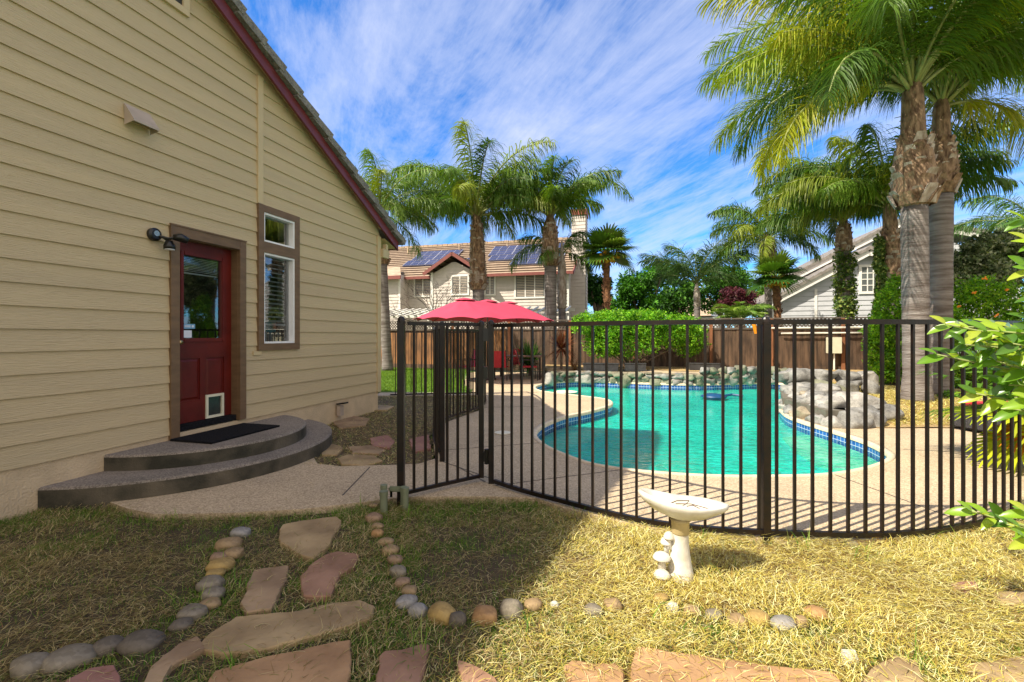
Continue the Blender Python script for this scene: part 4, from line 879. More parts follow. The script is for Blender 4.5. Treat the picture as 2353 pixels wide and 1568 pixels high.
# ================================================================== VEGETATION GENERATORS
def pal(c, n, v=.25, hv=.12):
    c = np.array(c)[None, :]*(1+rng.uniform(-v, v, (n, 1)))*(1+rng.uniform(-hv, hv, (n, 3))); return np.clip(c, 0, 1)
GREEN = [(.085, .16, .018), (.13, .22, .022), (.055, .12, .018), (.20, .25, .025)]
def frond(base, az, el0, el1, L, nl, ll, lw, droop, cols, plum=.5, seg=4, twist=0.0, s0=.18):
    """one feather frond: returns leaflet verts, quads, colours and the rachis points"""
    N = 26; s = np.linspace(0, 1, N); el = el0+(el1-el0)*s**1.25; daz = az+twist*s
    d = np.stack([np.cos(el)*np.cos(daz), np.cos(el)*np.sin(daz), np.sin(el)], 1); P = np.array(base)[None, :]+np.concatenate([[[0, 0, 0]], np.cumsum((d[:-1]+d[1:])/2*L/(N-1), 0)])
    u = np.sort(np.concatenate([np.linspace(s0, .995, nl), np.linspace(s0, .995, nl)])+rng.uniform(-.006, .006, 2*nl)); u = np.clip(u, s0, 1)
    sd = np.where(np.arange(2*nl) % 2 == 0, 1., -1.)
    pos = np.stack([np.interp(u, s, P[:, i]) for i in range(3)], 1); T = np.stack([np.interp(u, s, d[:, i]) for i in range(3)], 1); T /= np.linalg.norm(T, axis=1)[:, None]
    side = np.stack([-np.sin(daz[0]+0*u), np.cos(daz[0]+0*u), 0*u], 1); up = np.cross(side, T)*-1; up = np.where(up[:, 2:3] < 0, -up, up)
    ang = rng.uniform(-plum, plum, len(u))+rng.choice([-.35, 0, .45], len(u))*plum; S0 = side*sd[:, None]*np.cos(ang)[:, None]+up*np.sin(ang)[:, None]
    fw = .45+.55*u+rng.uniform(-.25, .25, len(u)); dirv = S0+T*fw[:, None]; dirv /= np.linalg.norm(dirv, axis=1)[:, None]
    env = np.sin(np.clip((u-s0)/(1-s0), 0, 1)*math.pi*.82+.35)**.7; le = ll*env*rng.uniform(.8, 1.15, len(u))
    pts = [pos]; cur = pos; dv = dirv
    for k in range(seg):
        dv = dv+np.array([[0, 0, -1]])*droop*(k+.9)/seg*rng.uniform(.7, 1.3, (len(u), 1)); dv = dv/np.linalg.norm(dv, axis=1)[:, None]; cur = cur+dv*(le/seg)[:, None]; pts.append(cur)
    wv = np.cross(dirv, T); wv = wv/(np.linalg.norm(wv, axis=1)[:, None]+1e-9); wv = wv*.45+T*.8; wv = wv/np.linalg.norm(wv, axis=1)[:, None]
    wd = [.45, 1, .9, .6, .12][:seg+1] if seg == 4 else np.concatenate([[.5], np.linspace(1, .15, seg)])
    V = []; 
    for k in range(seg+1): V += [pts[k]-wv*lw*wd[k]/2, pts[k]+wv*lw*wd[k]/2]
    V = np.stack(V, 1); n = len(u); m = 2*(seg+1); Fq = []
    idx = np.arange(n)[:, None]*m
    for k in range(seg): Fq.append(np.concatenate([idx+2*k, idx+2*k+1, idx+2*k+3, idx+2*k+2], 1))
    Fq = np.concatenate(Fq, 0); c0 = np.repeat(pal(cols, n, .25, .08)[:, None, :], m, 1)
    return V.reshape(-1, 3), Fq, c0.reshape(-1, 3), P
def palm(name, label, base, crown, trunk_r, boot_len, nf, L, nl, ll, lw, seed, boot_r=None, droop=.75, cat='palm tree', group='queen palms', extra=None, boot_mat='palm_boot', el_lo=-.35, el_hi=1.35, end=-.95, cols=GREEN, seg=4, azs=None, knob=.8):
    random.seed(seed); base = Vector(base); crown = Vector(crown); root = empty(name, base, 0, label, cat, group)
    bt = crown-(crown-base).normalized()*boot_len; mb = MB(); k = 26; boot_r = boot_r or trunk_r*1.5
    pts = [base.lerp(bt, i/k) for i in range(k+1)]; rs = [trunk_r*(1.22-.22*min(1, i/4))*(1+random.uniform(-.018, .018)) for i in range(k+1)]
    mb.tube(pts, rs, 18); mb.build('trunk', 'palm_trunk', root, smooth=True)
    # boots: overlapping cut leaf bases
    b = MB(); kf = knob; b.tube([bt-Vector((0, 0, .02)), bt.lerp(crown, .10), bt.lerp(crown, kf*.6), bt.lerp(crown, kf), bt.lerp(crown, kf+.12), crown, crown+Vector((0, 0, boot_len*.25))], [trunk_r*.98, boot_r*.88, boot_r*.86, boot_r*.72, boot_r*.5, boot_r*.42, boot_r*.15], 14)
    nrow = max(5, int(boot_len*(kf+.08)/.13)); bp = MB()
    for i in range(nrow):
        f = i/nrow; c = bt.lerp(crown, f*(kf+.06)); rr = boot_r*(.95-.30*f); m = 7
        for j in range(m):
            a = (j+.5*(i % 2))/m*2*math.pi+random.uniform(-.3, .3); o = Vector((math.cos(a), math.sin(a), 0)); t = Vector((-o.y, o.x, 0)); wdt = rr*random.uniform(.30, .5); h = random.uniform(.16, .32)*boot_r/.4
            p = c+o*rr*.75; q = c+o*(rr*random.uniform(1.0, 1.22))+Vector((0, 0, h)); x = (bp if random.random() < .5 else b)
            x.add([p-t*wdt, p+t*wdt, q+t*wdt*.5, q-t*wdt*.55, p-t*wdt*.9-o*.02, p+t*wdt*.9-o*.02, q+t*wdt*.4-o*.07, q-t*wdt*.4-o*.07], [(0, 1, 2, 3), (4, 7, 6, 5), (0, 3, 7, 4), (1, 5, 6, 2), (3, 2, 6, 7)])
    bo_ = b.build('boots', boot_mat, root); bp.build('cut_stubs', 'palm_boot_pale', bo_)
    Vs, Fs, Cs = [], [], []; off = 0; rach = MB(); ga = 2.39996; a0 = random.uniform(0, 6)
    fr = []
    for i in range(nf):
        f = (i+.5)/nf; el0 = el_hi-(el_hi-el_lo-.25)*f**1.1; fr.append((a0+i*ga+random.uniform(-.2, .2), el0, el0+end-1.0*(1-f)*.5-random.uniform(0, .35), L*random.uniform(.82, 1.1)*(.75+.25*math.sin(math.pi*min(1, f+.25)))))
    if extra: fr += [(e[0], e[1], e[2], e[3]) for e in extra]
    for i, (az, el0, el1, Lx) in enumerate(fr):
        c = random.choice(cols); el1 = max(el1, -1.5)
        v, q, cc, P = frond(crown+Vector((0, 0, random.uniform(-.05, .12))), az, el0, el1, Lx, nl, ll, lw, droop, c, .95, seg, random.uniform(-.25, .25))
        Vs.append(v); Fs.append(q+off); Cs.append(cc); off += len(v)
        rach.tube([tuple(P[j]) for j in range(0, 26, 3)], [trunk_r*.16*(1-j/30)+.006 for j in range(0, 26, 3)], 5)
    mesh_obj('crown', np.concatenate(Vs), np.concatenate(Fs), 'palm_leaf', root, cols=np.concatenate(Cs))
    rach.build('leaf_stalks', 'petiole', root, smooth=True); return root
def fan_palm(name, label, base, crown, r, nf, Lp, Lb, seed, flowers=True, group='fan palms', fans=None, colset=None, trunk='fiber_trunk'):
    random.seed(seed); base = Vector(base); crown = Vector(crown); root = empty(name, base, 0, label, 'palm tree', group)
    mb = MB(); k = 30; mb.tube([base.lerp(crown, i/k) for i in range(k+1)], [r*(1+random.uniform(-.14, .14)) for _ in range(k+1)], 12)
    for i in range(90):
        a = random.uniform(0, 6.28); c = base.lerp(crown, random.random()); o = Vector((math.cos(a), math.sin(a), 0)); mb.bar(c+o*r*.8, c+o*r*1.45+Vector((0, 0, r*.9)), r*.3, r*.2)
    mb.build('trunk', trunk, root)
    V, Fq, C = [], [], []; st = MB(); ga = 2.39996
    cs = colset or [(.045, .12, .02), (.08, .17, .02), (.14, .21, .03)]
    items = fans or [(i*ga+random.uniform(-.2, .2), 1.35-1.75*((i+.5)/nf), 1.0, None) for i in range(nf)]
    for (az, el, sc, cc) in items:
        d = Vector((math.cos(el)*math.cos(az), math.cos(el)*math.sin(az), math.sin(el))); hub = crown+d*Lp*sc; st.tube([crown, crown.lerp(hub, .5)+Vector((0, 0, .05*Lp)), hub], r*.12+.006, 5)
        d2 = (d+Vector((0, 0, -.25))).normalized(); sx = d2.cross(Vector((0, 0, 1))); sx = sx.normalized() if sx.length > .01 else Vector((1, 0, 0)); upv = sx.cross(d2); ns = 26; col = cc or random.choice(cs)
        for j in range(ns):
            a = R(-130+260*j/(ns-1)); dd = d2*math.cos(a)+sx*math.sin(a)+upv*.12; dd.normalize(); Lj = Lb*sc*(1-.28*abs(a)/2.3)*random.uniform(.92, 1.05); tt = (sx*math.cos(a)-d2*math.sin(a)).normalized(); w0 = Lj*.060
            p1 = hub+dd*Lj*.5; p2 = hub+dd*Lj*.82+Vector((0, 0, -.04*Lj)); p3 = hub+dd*Lj+Vector((0, 0, -random.uniform(.10, .25)*Lj)); b = len(V)
            V += [hub, hub, p1-tt*w0, p1+tt*w0, p2-tt*w0*.55, p2+tt*w0*.55, p3-tt*w0*.08, p3+tt*w0*.08]; g = random.uniform(.75, 1.25); C += [tuple(min(1, x*g) for x in col)]*8
            Fq += [(b, b+1, b+3, b+2), (b+2, b+3, b+5, b+4), (b+4, b+5, b+7, b+6)]
    mesh_obj('crown', np.array([tuple(v) for v in V]), np.array(Fq), 'leaf', root, cols=np.array(C)); st.build('leaf_stalks', 'petiole', root)
    if flowers:
        fb = MB()
        for i in range(7):
            a = i*.9+.4; c = crown+Vector((math.cos(a), math.sin(a), 0))*r*2.2+Vector((0, 0, -.05-.12*(i % 2)))
            for j in range(10): q = c+Vector((random.uniform(-1, 1), random.uniform(-1, 1), random.uniform(-1.4, .6)))*r*1.1; fb.obox(q, (r*.35, 0, 0), (0, r*.35, 0), (0, 0, r*.3))
        mat('palm_flower', (.75, .42, .03), .8, .3); fb.build('flower_clusters', 'palm_flower', root)
    return root
def leaf_cloud(blobs, n, size, cols, shell=.55, fold=.3, aspect=.5, up=.3, lumps=.35):
    """leaf-sized folded faces spread through lumpy ellipsoids"""
    vol = np.array([b[3]*b[4]*b[5] for b in blobs])**.67; cnt = np.maximum(1, (n*vol/vol.sum()).astype(int)); P, Nn, CL = [], [], []
    for b, k in zip(blobs, cnt):
        kk = int(k*2.2); d = rng.normal(size=(kk, 3)); d /= np.linalg.norm(d, axis=1)[:, None]; ph = rng.uniform(0, 6, 9)
        lump = 1+lumps*(np.sin(d[:, 0]*7+ph[0])*np.sin(d[:, 1]*7+ph[1])*np.sin(d[:, 2]*6+ph[2]))+lumps*.5*np.sin(d[:, 0]*15+ph[3])*np.sin(d[:, 1]*14+ph[4])*np.sin(d[:, 2]*15+ph[5])
        r = (shell+(1-shell)*rng.random(kk)**.6)*lump; p = d*r[:, None]*np.array(b[3:6])+np.array(b[0:3])
        gap = np.sin(p[:, 0]/size*.55+ph[6])*np.sin(p[:, 1]/size*.5+ph[7])*np.sin(p[:, 2]/size*.6+ph[8]); keep = np.nonzero(gap > -.22)[0][:k]
        P.append(p[keep]); Nn.append(d[keep]); CL.append(1+.22*np.sin(p[keep, 0]/size*.8)*np.sin(p[keep, 2]/size*.7))
    P = np.concatenate(P); D0 = np.concatenate(Nn); CLx = np.concatenate(CL); k = len(P)
    a = rng.normal(size=(k, 3))*.9+D0*.8+np.array([0, 0, -.1]); a /= np.linalg.norm(a, axis=1)[:, None]
    nn = rng.normal(size=(k, 3))*.8+D0+np.array([0, 0, up]); b_ = np.cross(nn, a); b_ /= np.linalg.norm(b_, axis=1)[:, None]+1e-9; nn = np.cross(a, b_)
    s = size*rng.uniform(.6, 1.3, (k, 1)); w = s*aspect*.5
    V = np.stack([P-a*s*.5, P+b_*w+nn*s*fold*.25, P+a*s*.5-nn*s*.1, P-b_*w+nn*s*fold*.25], 1).reshape(-1, 3)
    i = np.arange(k)[:, None]*4; Fq = np.concatenate([np.concatenate([i, i+1, i+2], 1), np.concatenate([i, i+2, i+3], 1)])
    cols = np.array(cols); c = cols[rng.integers(0, len(cols), k)]*(1+rng.uniform(-.2, .2, (k, 1)))*CLx[:, None]; C = np.repeat(np.clip(c, 0, 1)[:, None, :], 4, 1).reshape(-1, 3)
    return V, Fq, C
def shrub(name, label, base, blobs, n, size, cols, cat='shrub', group=None, stems=4, mat_='leaf', part='foliage', stem_r=.03, lumps=.35, aspect=.5, shell=.55, trunk=False):
    base = Vector(base); root = empty(name, base, 0, label, cat, group); V, Fq, C = leaf_cloud(blobs, n, size, cols, lumps=lumps, aspect=aspect, shell=shell); mesh_obj(part, V, Fq, mat_, root, cols=C)
    mb = MB(); 
    if trunk:
        top = sum((Vector(b[:3]) for b in blobs), Vector())/len(blobs); mb.tube([base, base.lerp(top, .35), base.lerp(top, .7)], [stem_r*1.5, stem_r*1.1, stem_r*.8], 9); st0 = base.lerp(top, .45)
    else: st0 = base
    for b in (blobs if len(blobs) <= 12 else random.sample(blobs, 12)):
        c = Vector(b[:3]); q = st0+Vector((random.uniform(-.06, .06), random.uniform(-.06, .06), 0)); mid = q.lerp(c, .5)+Vector((random.uniform(-.1, .1), random.uniform(-.1, .1), .05)); mb.tube([q, mid, c], [stem_r, stem_r*.7, stem_r*.3], 6)
    mb.build('trunk' if trunk else 'stems', 'bark', root, smooth=True); return root

# ================================================================== PALMS
def gb(px, Y, z=0): return Vector(((px-CX)/F*Y, Y, z))
QP = 'queen palms'
MG = [(.075, .15, .016), (.12, .21, .02), (.05, .105, .014), (.19, .24, .022), (.09, .17, .02)]
palm('palm_tree', 'large queen palm with thick brown boots rising directly behind the red parasol', gb(1103, 20), AT(1095, 500, 20), .25, 3.15, 30, 4.9, 110, 1.05, 0.042, 3, boot_r=.40, droop=1.0, cols=MG, el_lo=.05)
palm('palm_tree', 'queen palm with smooth dark grey trunk left of the beige house chimney', gb(1266, 19.9), AT(1264, 500, 19.9), .26, 2.1, 17, 3.8, 100, .95, 0.042, 5, boot_r=.41, droop=1.0, extra=[(.15, 1.2, -.9, 5.0), (3.0, .9, -1.0, 4.6)], cols=MG, el_lo=.4)
palm('palm_tree', 'slim queen palm with peeling grey boots touching the right side of the dark grey palm', gb(1292, 20.4), AT(1291, 585, 20.4), .16, 2.4, 6, 2.4, 90, .75, 0.027, 6, boot_r=.24, droop=1.0, boot_mat='palm_boot_pale', extra=[(3.2, .6, -1.5, 2.9)], cols=MG)
palm('palm_tree', 'queen palm half hidden behind the eave corner of the beige house', gb(891, 18.0), AT(872, 490, 18.0), .19, 2.0, 24, 3.5, 95, .85, 0.029, 8, boot_r=.32, droop=1.0, cols=MG)
palm('palm_tree', 'young queen palm with pale thin trunk in front of the distant tan roof', gb(1604, 21), AT(1601, 655, 21), .13, 1.0, 14, 3.1, 90, .8, 0.027, 10, boot_r=.17, boot_mat='palm_boot_pale', el_lo=.35, end=-.8, droop=.45, cols=[(.06, .12, .03), (.08, .15, .03), (.05, .10, .03)], extra=[(.05, 1.0, -.35, 3.4), (3.1, .9, -.3, 3.0)])
palm('palm_tree', 'tall queen palm with a bulging boot knob left of the grey house', gb(1767, 19.5), AT(1764, 550, 19.5), .14, 1.0, 20, 3.1, 90, .8, 0.036, 12, boot_r=.34, droop=.95, cols=MG)
palm('palm_tree', 'queen palm with trunk fully wrapped in ivy before the grey house', gb(1943, 15.5), AT(1938, 510, 15.5), .2, 1.0, 22, 3.5, 105, .9, 0.036, 14, boot_r=.28, droop=1.0, cols=MG, el_lo=.25)
palm('palm_tree', 'queen palm with shaggy orange-brown boots beside the grid window of the grey house', gb(2050, 13.8), AT(2045, 480, 13.8), .19, 2.3, 26, 3.9, 110, .9, 0.034, 16, boot_r=.37, droop=1.1, extra=[(2.6, 1.1, -.5, 4.2), (2.8, .8, -.9, 4.0)], cols=MG, el_lo=.3, knob=.62)
palm('palm_tree', 'queen palm crown cut by the right edge of the photo above the pale shrub', gb(2410, 17), AT(2400, 560, 17), .2, 1.2, 22, 3.5, 112, .85, 0.027, 18, droop=.8, cols=[(.05, .12, .03), (.07, .15, .03)])
# the two great near palms
CR = [(.12, .21, .012), (.22, .29, .014), (.06, .125, .012), (.32, .34, .02), (.09, .17, .015), (.17, .25, .014)]
palm('palm_tree', 'nearest palm with a pale ringed trunk and the fattest knot of peeling boots', gb(2107, 9.0, .06), AT(2097, 215, 9.0), .215, 2.2, 23, 4.7, 150, .95, .026, 20, boot_r=.40, knob=.50, droop=.72, extra=[(2.9, .95, -.75, 4.4), (3.15, .75, -.85, 4.3), (3.4, 1.1, -.55, 4.3), (2.55, .75, -1.0, 4.1), (3.8, .8, -1.0, 4.0), (2.2, .6, -1.2, 3.6), (3.0, 0.55, -1.35, 3.9), (3.1, .3, -1.5, 3.5), (-1.2, 1.1, -.6, 4.0), (-.4, 1.2, -.5, 4.2), (3.6, .55, -1.3, 3.6), (2.7, .4, -1.5, 3.4)], cols=CR, el_lo=.5)
palm('palm_tree', 'shaded palm standing just right of the nearest one, darker trunk', gb(2158, 9.9, .08), AT(2163, 250, 9.9), .21, 1.85, 16, 4.6, 145, .95, .026, 22, boot_r=.33, knob=.55, droop=.75, extra=[(.4, 1.1, -.6, 4.3), (.1, 1.25, -.4, 4.6), (-.5, 1.1, -.8, 4.0), (-.1, .3, -1.5, 2.6), (.7, .9, -1.0, 4.0), (-.2, .9, -1.0, 4.1)], cols=CR, el_lo=.55)
fan_palm('fan_palm', 'fan palm with yellow flowers right of the beige house', gb(1397, 19.5), AT(1393, 585, 19.5), .15, 22, .55, .95, 31)
fan_palm('fan_palm', 'small fan palm with red-brown shaggy trunk before the grey house', gb(1794, 18), AT(1782, 640, 18), .13, 18, .45, .85, 33)
# low sago-like palm over the fence
V = []; root = empty('cycad', gb(1700, 18.2), 0, 'spreading low feather palm just above the wooden fence, left of the grey house', 'palm'); Vs, Fs, Cs = [], [], []; off = 0; rc = MB(); random.seed(5)
for i in range(26):
    v, q, cc, P = frond(AT(1702, 738, 18.2), i*2.4, random.uniform(.5, 1.3), random.uniform(-.7, -.1), 1.35, 38, .34, .03, .2, random.choice([(.12, .22, .03), (.17, .26, .03), (.09, .18, .03)]), .3, 3); Vs.append(v); Fs.append(q+off); Cs.append(cc); off += len(v); rc.tube([tuple(P[j]) for j in range(0, 26, 5)], .012, 4)
mesh_obj('crown', np.concatenate(Vs), np.concatenate(Fs), 'leaf', root, cols=np.concatenate(Cs)); rc.build('leaf_stalks', 'petiole', root); MB().tube([gb(1700, 18.2), AT(1702, 738, 18.2)], .18, 10).build('trunk', 'fiber_trunk', root)
# ivy on the two palms
def ivy(label, px, Y, y0, y1, rx, seed, offx=0):
    n = 12; bl = []
    for k in range(n):
        c = AT(px+random.uniform(-4, 4)+offx, y0+(y1-y0)*k/(n-1), Y-.08); bl.append((c.x, c.y, c.z, rx*random.uniform(.8, 1.2), rx*.9, .26))
    shrub('ivy', label, gb(px, Y-.25), bl, 3600, .085, [(.05, .10, .02), (.11, .17, .03), (.26, .30, .08), (.07, .13, .025)], 'ivy', 'ivy climbing the palm trunks', aspect=.8, stem_r=.012, lumps=.3)
ivy('variegated ivy wrapping the whole trunk of the palm before the grey house', 1943, 15.5, 735, 590, .33, 1)
ivy('dark ivy climbing the left side of the shaggy orange-brown palm', 2022, 13.75, 730, 560, .15, 2)

# ================================================================== SHRUBS AND TREES
LG = [(.10, .30, .012), (.17, .38, .014), (.07, .21, .010), (.24, .45, .02)]
hb = []
random.seed(21)
for k in range(26):
    px = random.uniform(1348, 1588); py = random.uniform(738, 800); c = AT(px, py, 15.6+random.uniform(-.5, .5)); hb.append((c.x, c.y, c.z, .55, .55, .42))
for k in range(10): c = AT(1340+26*k, 732+6*abs(k-4.5)*.5, 15.6); hb.append((c.x, c.y, c.z, .5, .6, .34))
shrub('hedge_shrub', 'broad bright green mounded shrub before the board fence behind the spa', gb(1450, 15.7, .25), hb, 34000, .085, LG, 'shrub', None, stem_r=.03, lumps=.3)
DG = [(.03, .10, .012), (.05, .15, .015), (.08, .20, .018), (.025, .075, .012)]
def tree_far(label, cx, cy, w, h, Y, n, cols, size=.22, seed=0, group='trees beyond the board fence'):
    random.seed(seed); bl = []
    for k in range(12):
        c = AT(cx+random.uniform(-.42, .42)*w, cy+random.uniform(-.42, .42)*h, Y+random.uniform(-1, 1)*w/F*Y*.25); bl.append((c.x, c.y, c.z, w/F*Y*.24, w/F*Y*.22, h/F*Y*.24))
    c = AT(cx, cy, Y); bl.append((c.x, c.y, c.z, w/F*Y*.36, w/F*Y*.3, h/F*Y*.36))
    return shrub('broadleaf_tree', label, gb(cx, Y), bl, n, size, cols, 'tree', group, stem_r=.12, trunk=True, lumps=.4, shell=.35)
tree_far('dense bright green conical tree left of the distant tan roof', 1478, 672, 130, 110, 26, 9000, [(.045, .16, .012), (.08, .24, .015), (.03, .10, .01)], .2, 1)
tree_far('rounded dark green tree behind the distant tan roof', 1672, 662, 150, 105, 34, 9000, DG+[(.06, .19, .012)], .26, 2)
tree_far('green tree between the conical tree and the young queen palm', 1560, 672, 90, 100, 33, 5000, DG, .26, 3)
tree_far('dark tree directly behind the left fan palm', 1372, 678, 62, 80, 30, 4500, [(.02, .07, .012), (.04, .12, .015)], .24, 4)
tree_far('green tree seen low behind the right fan palm', 1770, 690, 90, 80, 30, 4500, [(.07, .16, .02), (.12, .22, .03)], .24, 5)
tree_far('purple-leaved plum tree above the low feather palm', 1695, 688, 95, 45, 24, 4200, [(.09, .018, .03), (.055, .012, .02), (.13, .03, .045)], .13, 6)
# right-hand planting
def bl_px(rects, Y, dy=.4, rz=None):
    out = []
    for (x, y, rx, ry) in rects: c = AT(x, y, Y+random.uniform(-dy, dy)); out.append((c.x, c.y, c.z, rx/F*Y, rx/F*Y*.8, ry/F*Y))
    return out
BG = [(.12, .30, .012), (.20, .40, .015), (.08, .20, .012), (.28, .46, .02)]
shrub('leafy_shrub', 'tall bright green shrub left of the nearest palm trunk', gb(2050, 11.8, .15), bl_px([(2055, 700, 38, 45), (2070, 660, 28, 30), (2040, 770, 45, 45), (2062, 830, 48, 45), (2030, 840, 34, 36), (2075, 760, 34, 45), (2015, 790, 26, 30), (2020, 735, 22, 24), (2060, 868, 40, 22)], 11.8), 17000, .075, BG, 'shrub', stem_r=.03)
shrub('flowering_shrub', 'light green shrub dotted with orange blooms right of the two near palms', gb(2240, 11.0, .15), bl_px([(2215, 690, 45, 45), (2265, 680, 52, 48), (2320, 700, 48, 45), (2180, 760, 44, 40), (2240, 770, 55, 50), (2310, 780, 55, 50), (2150, 800, 28, 32), (2200, 850, 48, 45), (2270, 870, 55, 45), (2345, 840, 45, 50), (2170, 720, 30, 26), (2370, 740, 40, 60)], 11.0), 26000, .070, BG, 'shrub', stem_r=.03)
ob_ = MB(); random.seed(3)
for (x, y) in ((2240, 672), (2205, 706), (2262, 640), (2313, 668), (2218, 800), (2290, 725), (2342, 690)):
    p = AT(x, y, 10.35)
    for k in range(5): q = p+Vector((random.uniform(-.03, .03), random.uniform(-.03, .03), random.uniform(-.03, .03))); ob_.lathe([(.004, -.02), (.022, 0), (.004, .02)], q, 6)
mat('orange_bloom', (.85, .28, .015), .6); ob_.build('blooms', 'orange_bloom', [o for o in bpy.data.objects if o.name.startswith('flowering_shrub')][0])
shrub('grey_shrub', 'tall grey-green shrub with dusty white flower heads at the right edge', gb(2275, 13.5, .15), bl_px([(2225, 600, 42, 32), (2260, 570, 45, 32), (2310, 560, 45, 34), (2210, 650, 34, 34), (2270, 630, 55, 45), (2330, 620, 50, 50), (2360, 560, 40, 40), (2200, 620, 26, 24)], 13.5), 15000, .10, [(.12, .16, .07), (.20, .25, .12), (.07, .10, .04), (.36, .38, .24)], 'shrub', stem_r=.035, aspect=.7)
shrub('low_shrub', 'dark low shrub at the foot of the shaded palm', gb(2200, 9.6, .1), bl_px([(2205, 930, 30, 20), (2240, 935, 28, 20), (2180, 915, 22, 16)], 9.6), 1800, .07, [(.05, .13, .015), (.09, .2, .02)], 'shrub', stem_r=.02)
# bare tree in front of the beige neighbour house
random.seed(9); br = empty('bare_tree', gb(1010, 21.0), 0, 'leafless shrub-like tree before the beige house, left of the parasol', 'tree'); tb_ = MB()
def branch(p, d, L, r, dep):
    q = p+d*L; tb_.tube([p, p.lerp(q, .5)+Vector((random.uniform(-1, 1), 0, random.uniform(-1, 1)))*L*.06, q], [r, r*.8, r*.6], 5, caps=False)
    if dep == 0: return
    for k in range(random.choice((2, 3, 3))): branch(q, (d+Vector((random.uniform(-.9, .9), random.uniform(-.9, .9), random.uniform(-.4, .6)))).normalized(), L*random.uniform(.6, .85), r*.62, dep-1)
p0 = gb(1020, 21)
for dx in (-.5, -.15, .2, .5): branch(p0, Vector((dx, random.uniform(-.3, .3), 1)).normalized(), 1.35, .04, 5)
tb_.build('branches', 'bare_twig', br)
# spiky plants
def spiky(name, label, c, n, L, w, cols, el=(.2, 1.4), seed=0, cat='plant', trunk=0, group=None):
    random.seed(seed); c = Vector(c); root = empty(name, c, 0, label, cat, group); V, Fq, C = [], [], []; o = c+Vector((0, 0, trunk))
    for i in range(n):
        a = random.uniform(0, 6.28); e = random.uniform(*el); d = Vector((math.cos(e)*math.cos(a), math.cos(e)*math.sin(a), math.sin(e))); t = Vector((-math.sin(a), math.cos(a), 0)); b = len(V); Lx = L*random.uniform(.7, 1.1); col = random.choice(cols)
        for k, f in enumerate((0, .4, .75, 1)): ww = w*(.7, 1, .6, .05)[k]/2; q = o+d*Lx*f+Vector((0, 0, -.25*Lx*f*f*(1-e/1.6))); V += [q-t*ww, q+t*ww]
        C += [col]*8; Fq += [(b+2*k, b+2*k+1, b+2*k+3, b+2*k+2) for k in range(3)]
    mesh_obj('leaves', np.array([tuple(v) for v in V]), np.array(Fq), 'leaf', root, cols=np.array(C))
    if trunk: MB().tube([c, o], [.045, .035], 8).build('stem', 'bark', root)
spiky('yucca', 'large spiky green yucca behind the patio chairs', gb(1217, 15.9, .0), 240, 1.0, .06, [(.08, .20, .04), (.16, .30, .08), (.05, .13, .03)], (-.1, 1.4), 1, trunk=.35)
spiky('cordyline', 'red-bronze spiky cordyline on a thin stem left of the mounded shrub', gb(1290, 15.4, .2), 170, .75, .04, [(.26, .07, .04), (.16, .04, .03), (.36, .14, .07)], (-.5, 1.4), 2, trunk=.75)
spiky('dead_cordyline', 'pale brown spiky plant low beside the mounded shrub', gb(1322, 15.3, .25), 60, .55, .03, [(.30, .18, .10), (.20, .10, .06)], (.1, 1.1), 3)
# low fan palm at the right inside the fence
YG = [(.30, .36, .02), (.42, .44, .02), (.20, .30, .02)]
fan_palm('fan_palm', 'low fan palm with yellow and orange fading leaves at the right edge behind the fence', (5.55, 4.75, 0), (5.55, 4.75, .55), .13, 8, .5, .62, 41, False,
         fans=[(3.3, .35, 1.0, (.16, .26, .02)), (3.0, .1, .9, (.24, .30, .02)), (3.5, -.35, .62, (.52, .17, .015)), (3.1, -.6, .8, (.42, .46, .02)), (3.7, .1, 1.0, (.36, .40, .02)), (2.6, .5, 1.1, (.08, .17, .02)), (4.1, -.2, .9, (.40, .42, .02)), (2.2, 0, 1, (.1, .2, .02)), (3.3, .9, 1, (.1, .2, .02)), (.5, .4, 1, (.1, .2, .02)), (5.2, .4, 1, (.1, .2, .02)), (1.4, .8, 1, (.1, .2, .02))])
# big-leaved shrub at the right front
def big_leaf(V, Fq, C, p, d, n, L, W, col, curl=.25):
    d = d.normalized(); s = d.cross(n).normalized(); n = s.cross(d); K = 7; b = len(V)
    for k in range(K+1):
        f = k/K; wv = W*math.sin(math.pi*min(1, f*.93+.05))**.75*(.9 if k else .15)*(1-.1*f); c = p+d*L*f-n*curl*L*f*f
        V += [c-s*wv/2+n*wv*.22, c, c+s*wv/2+n*wv*.22]; C += [col, tuple(min(1, x*1.18) for x in col), col]
    for k in range(K):
        for j in (0, 1): Fq.append((b+3*k+j, b+3*k+j+1, b+3*k+4+j, b+3*k+3+j))
random.seed(77)
bs = empty('broadleaf_shrub', (3.35, 2.35, 0), 0, 'glossy large-leaved shrub reaching in from the right edge of the photo', 'shrub')
V, Fq, C = [], [], []; stm = MB(); trunk = Vector((3.35, 2.35, 0)); stm.tube([trunk, trunk+Vector((0, 0, .6)), trunk+Vector((-.05, .05, 1.5))], [.04, .035, .02], 8)
tips = [(2145, 745, 2.35), (2190, 792, 2.30), (2125, 815, 2.4), (2240, 760, 2.25), (2262, 830, 2.3), (2215, 905, 2.35), (2300, 790, 2.2), (2330, 850, 2.25), (2345, 770, 2.2), (2290, 885, 2.3), (2340, 920, 2.2), (2300, 940, 2.3), (2345, 740, 2.3),
        (2205, 1175, 2.35), (2285, 1205, 2.3), (2335, 1180, 2.15), (2330, 1240, 2.15), (2325, 505, 2.3), (2345, 560, 2.25), (2340, 620, 2.3), (2355, 680, 2.25), (2230, 835, 2.45), (2270, 755, 2.4), (2250, 800, 2.35), (2320, 820, 2.35), (2180, 750, 2.45)]
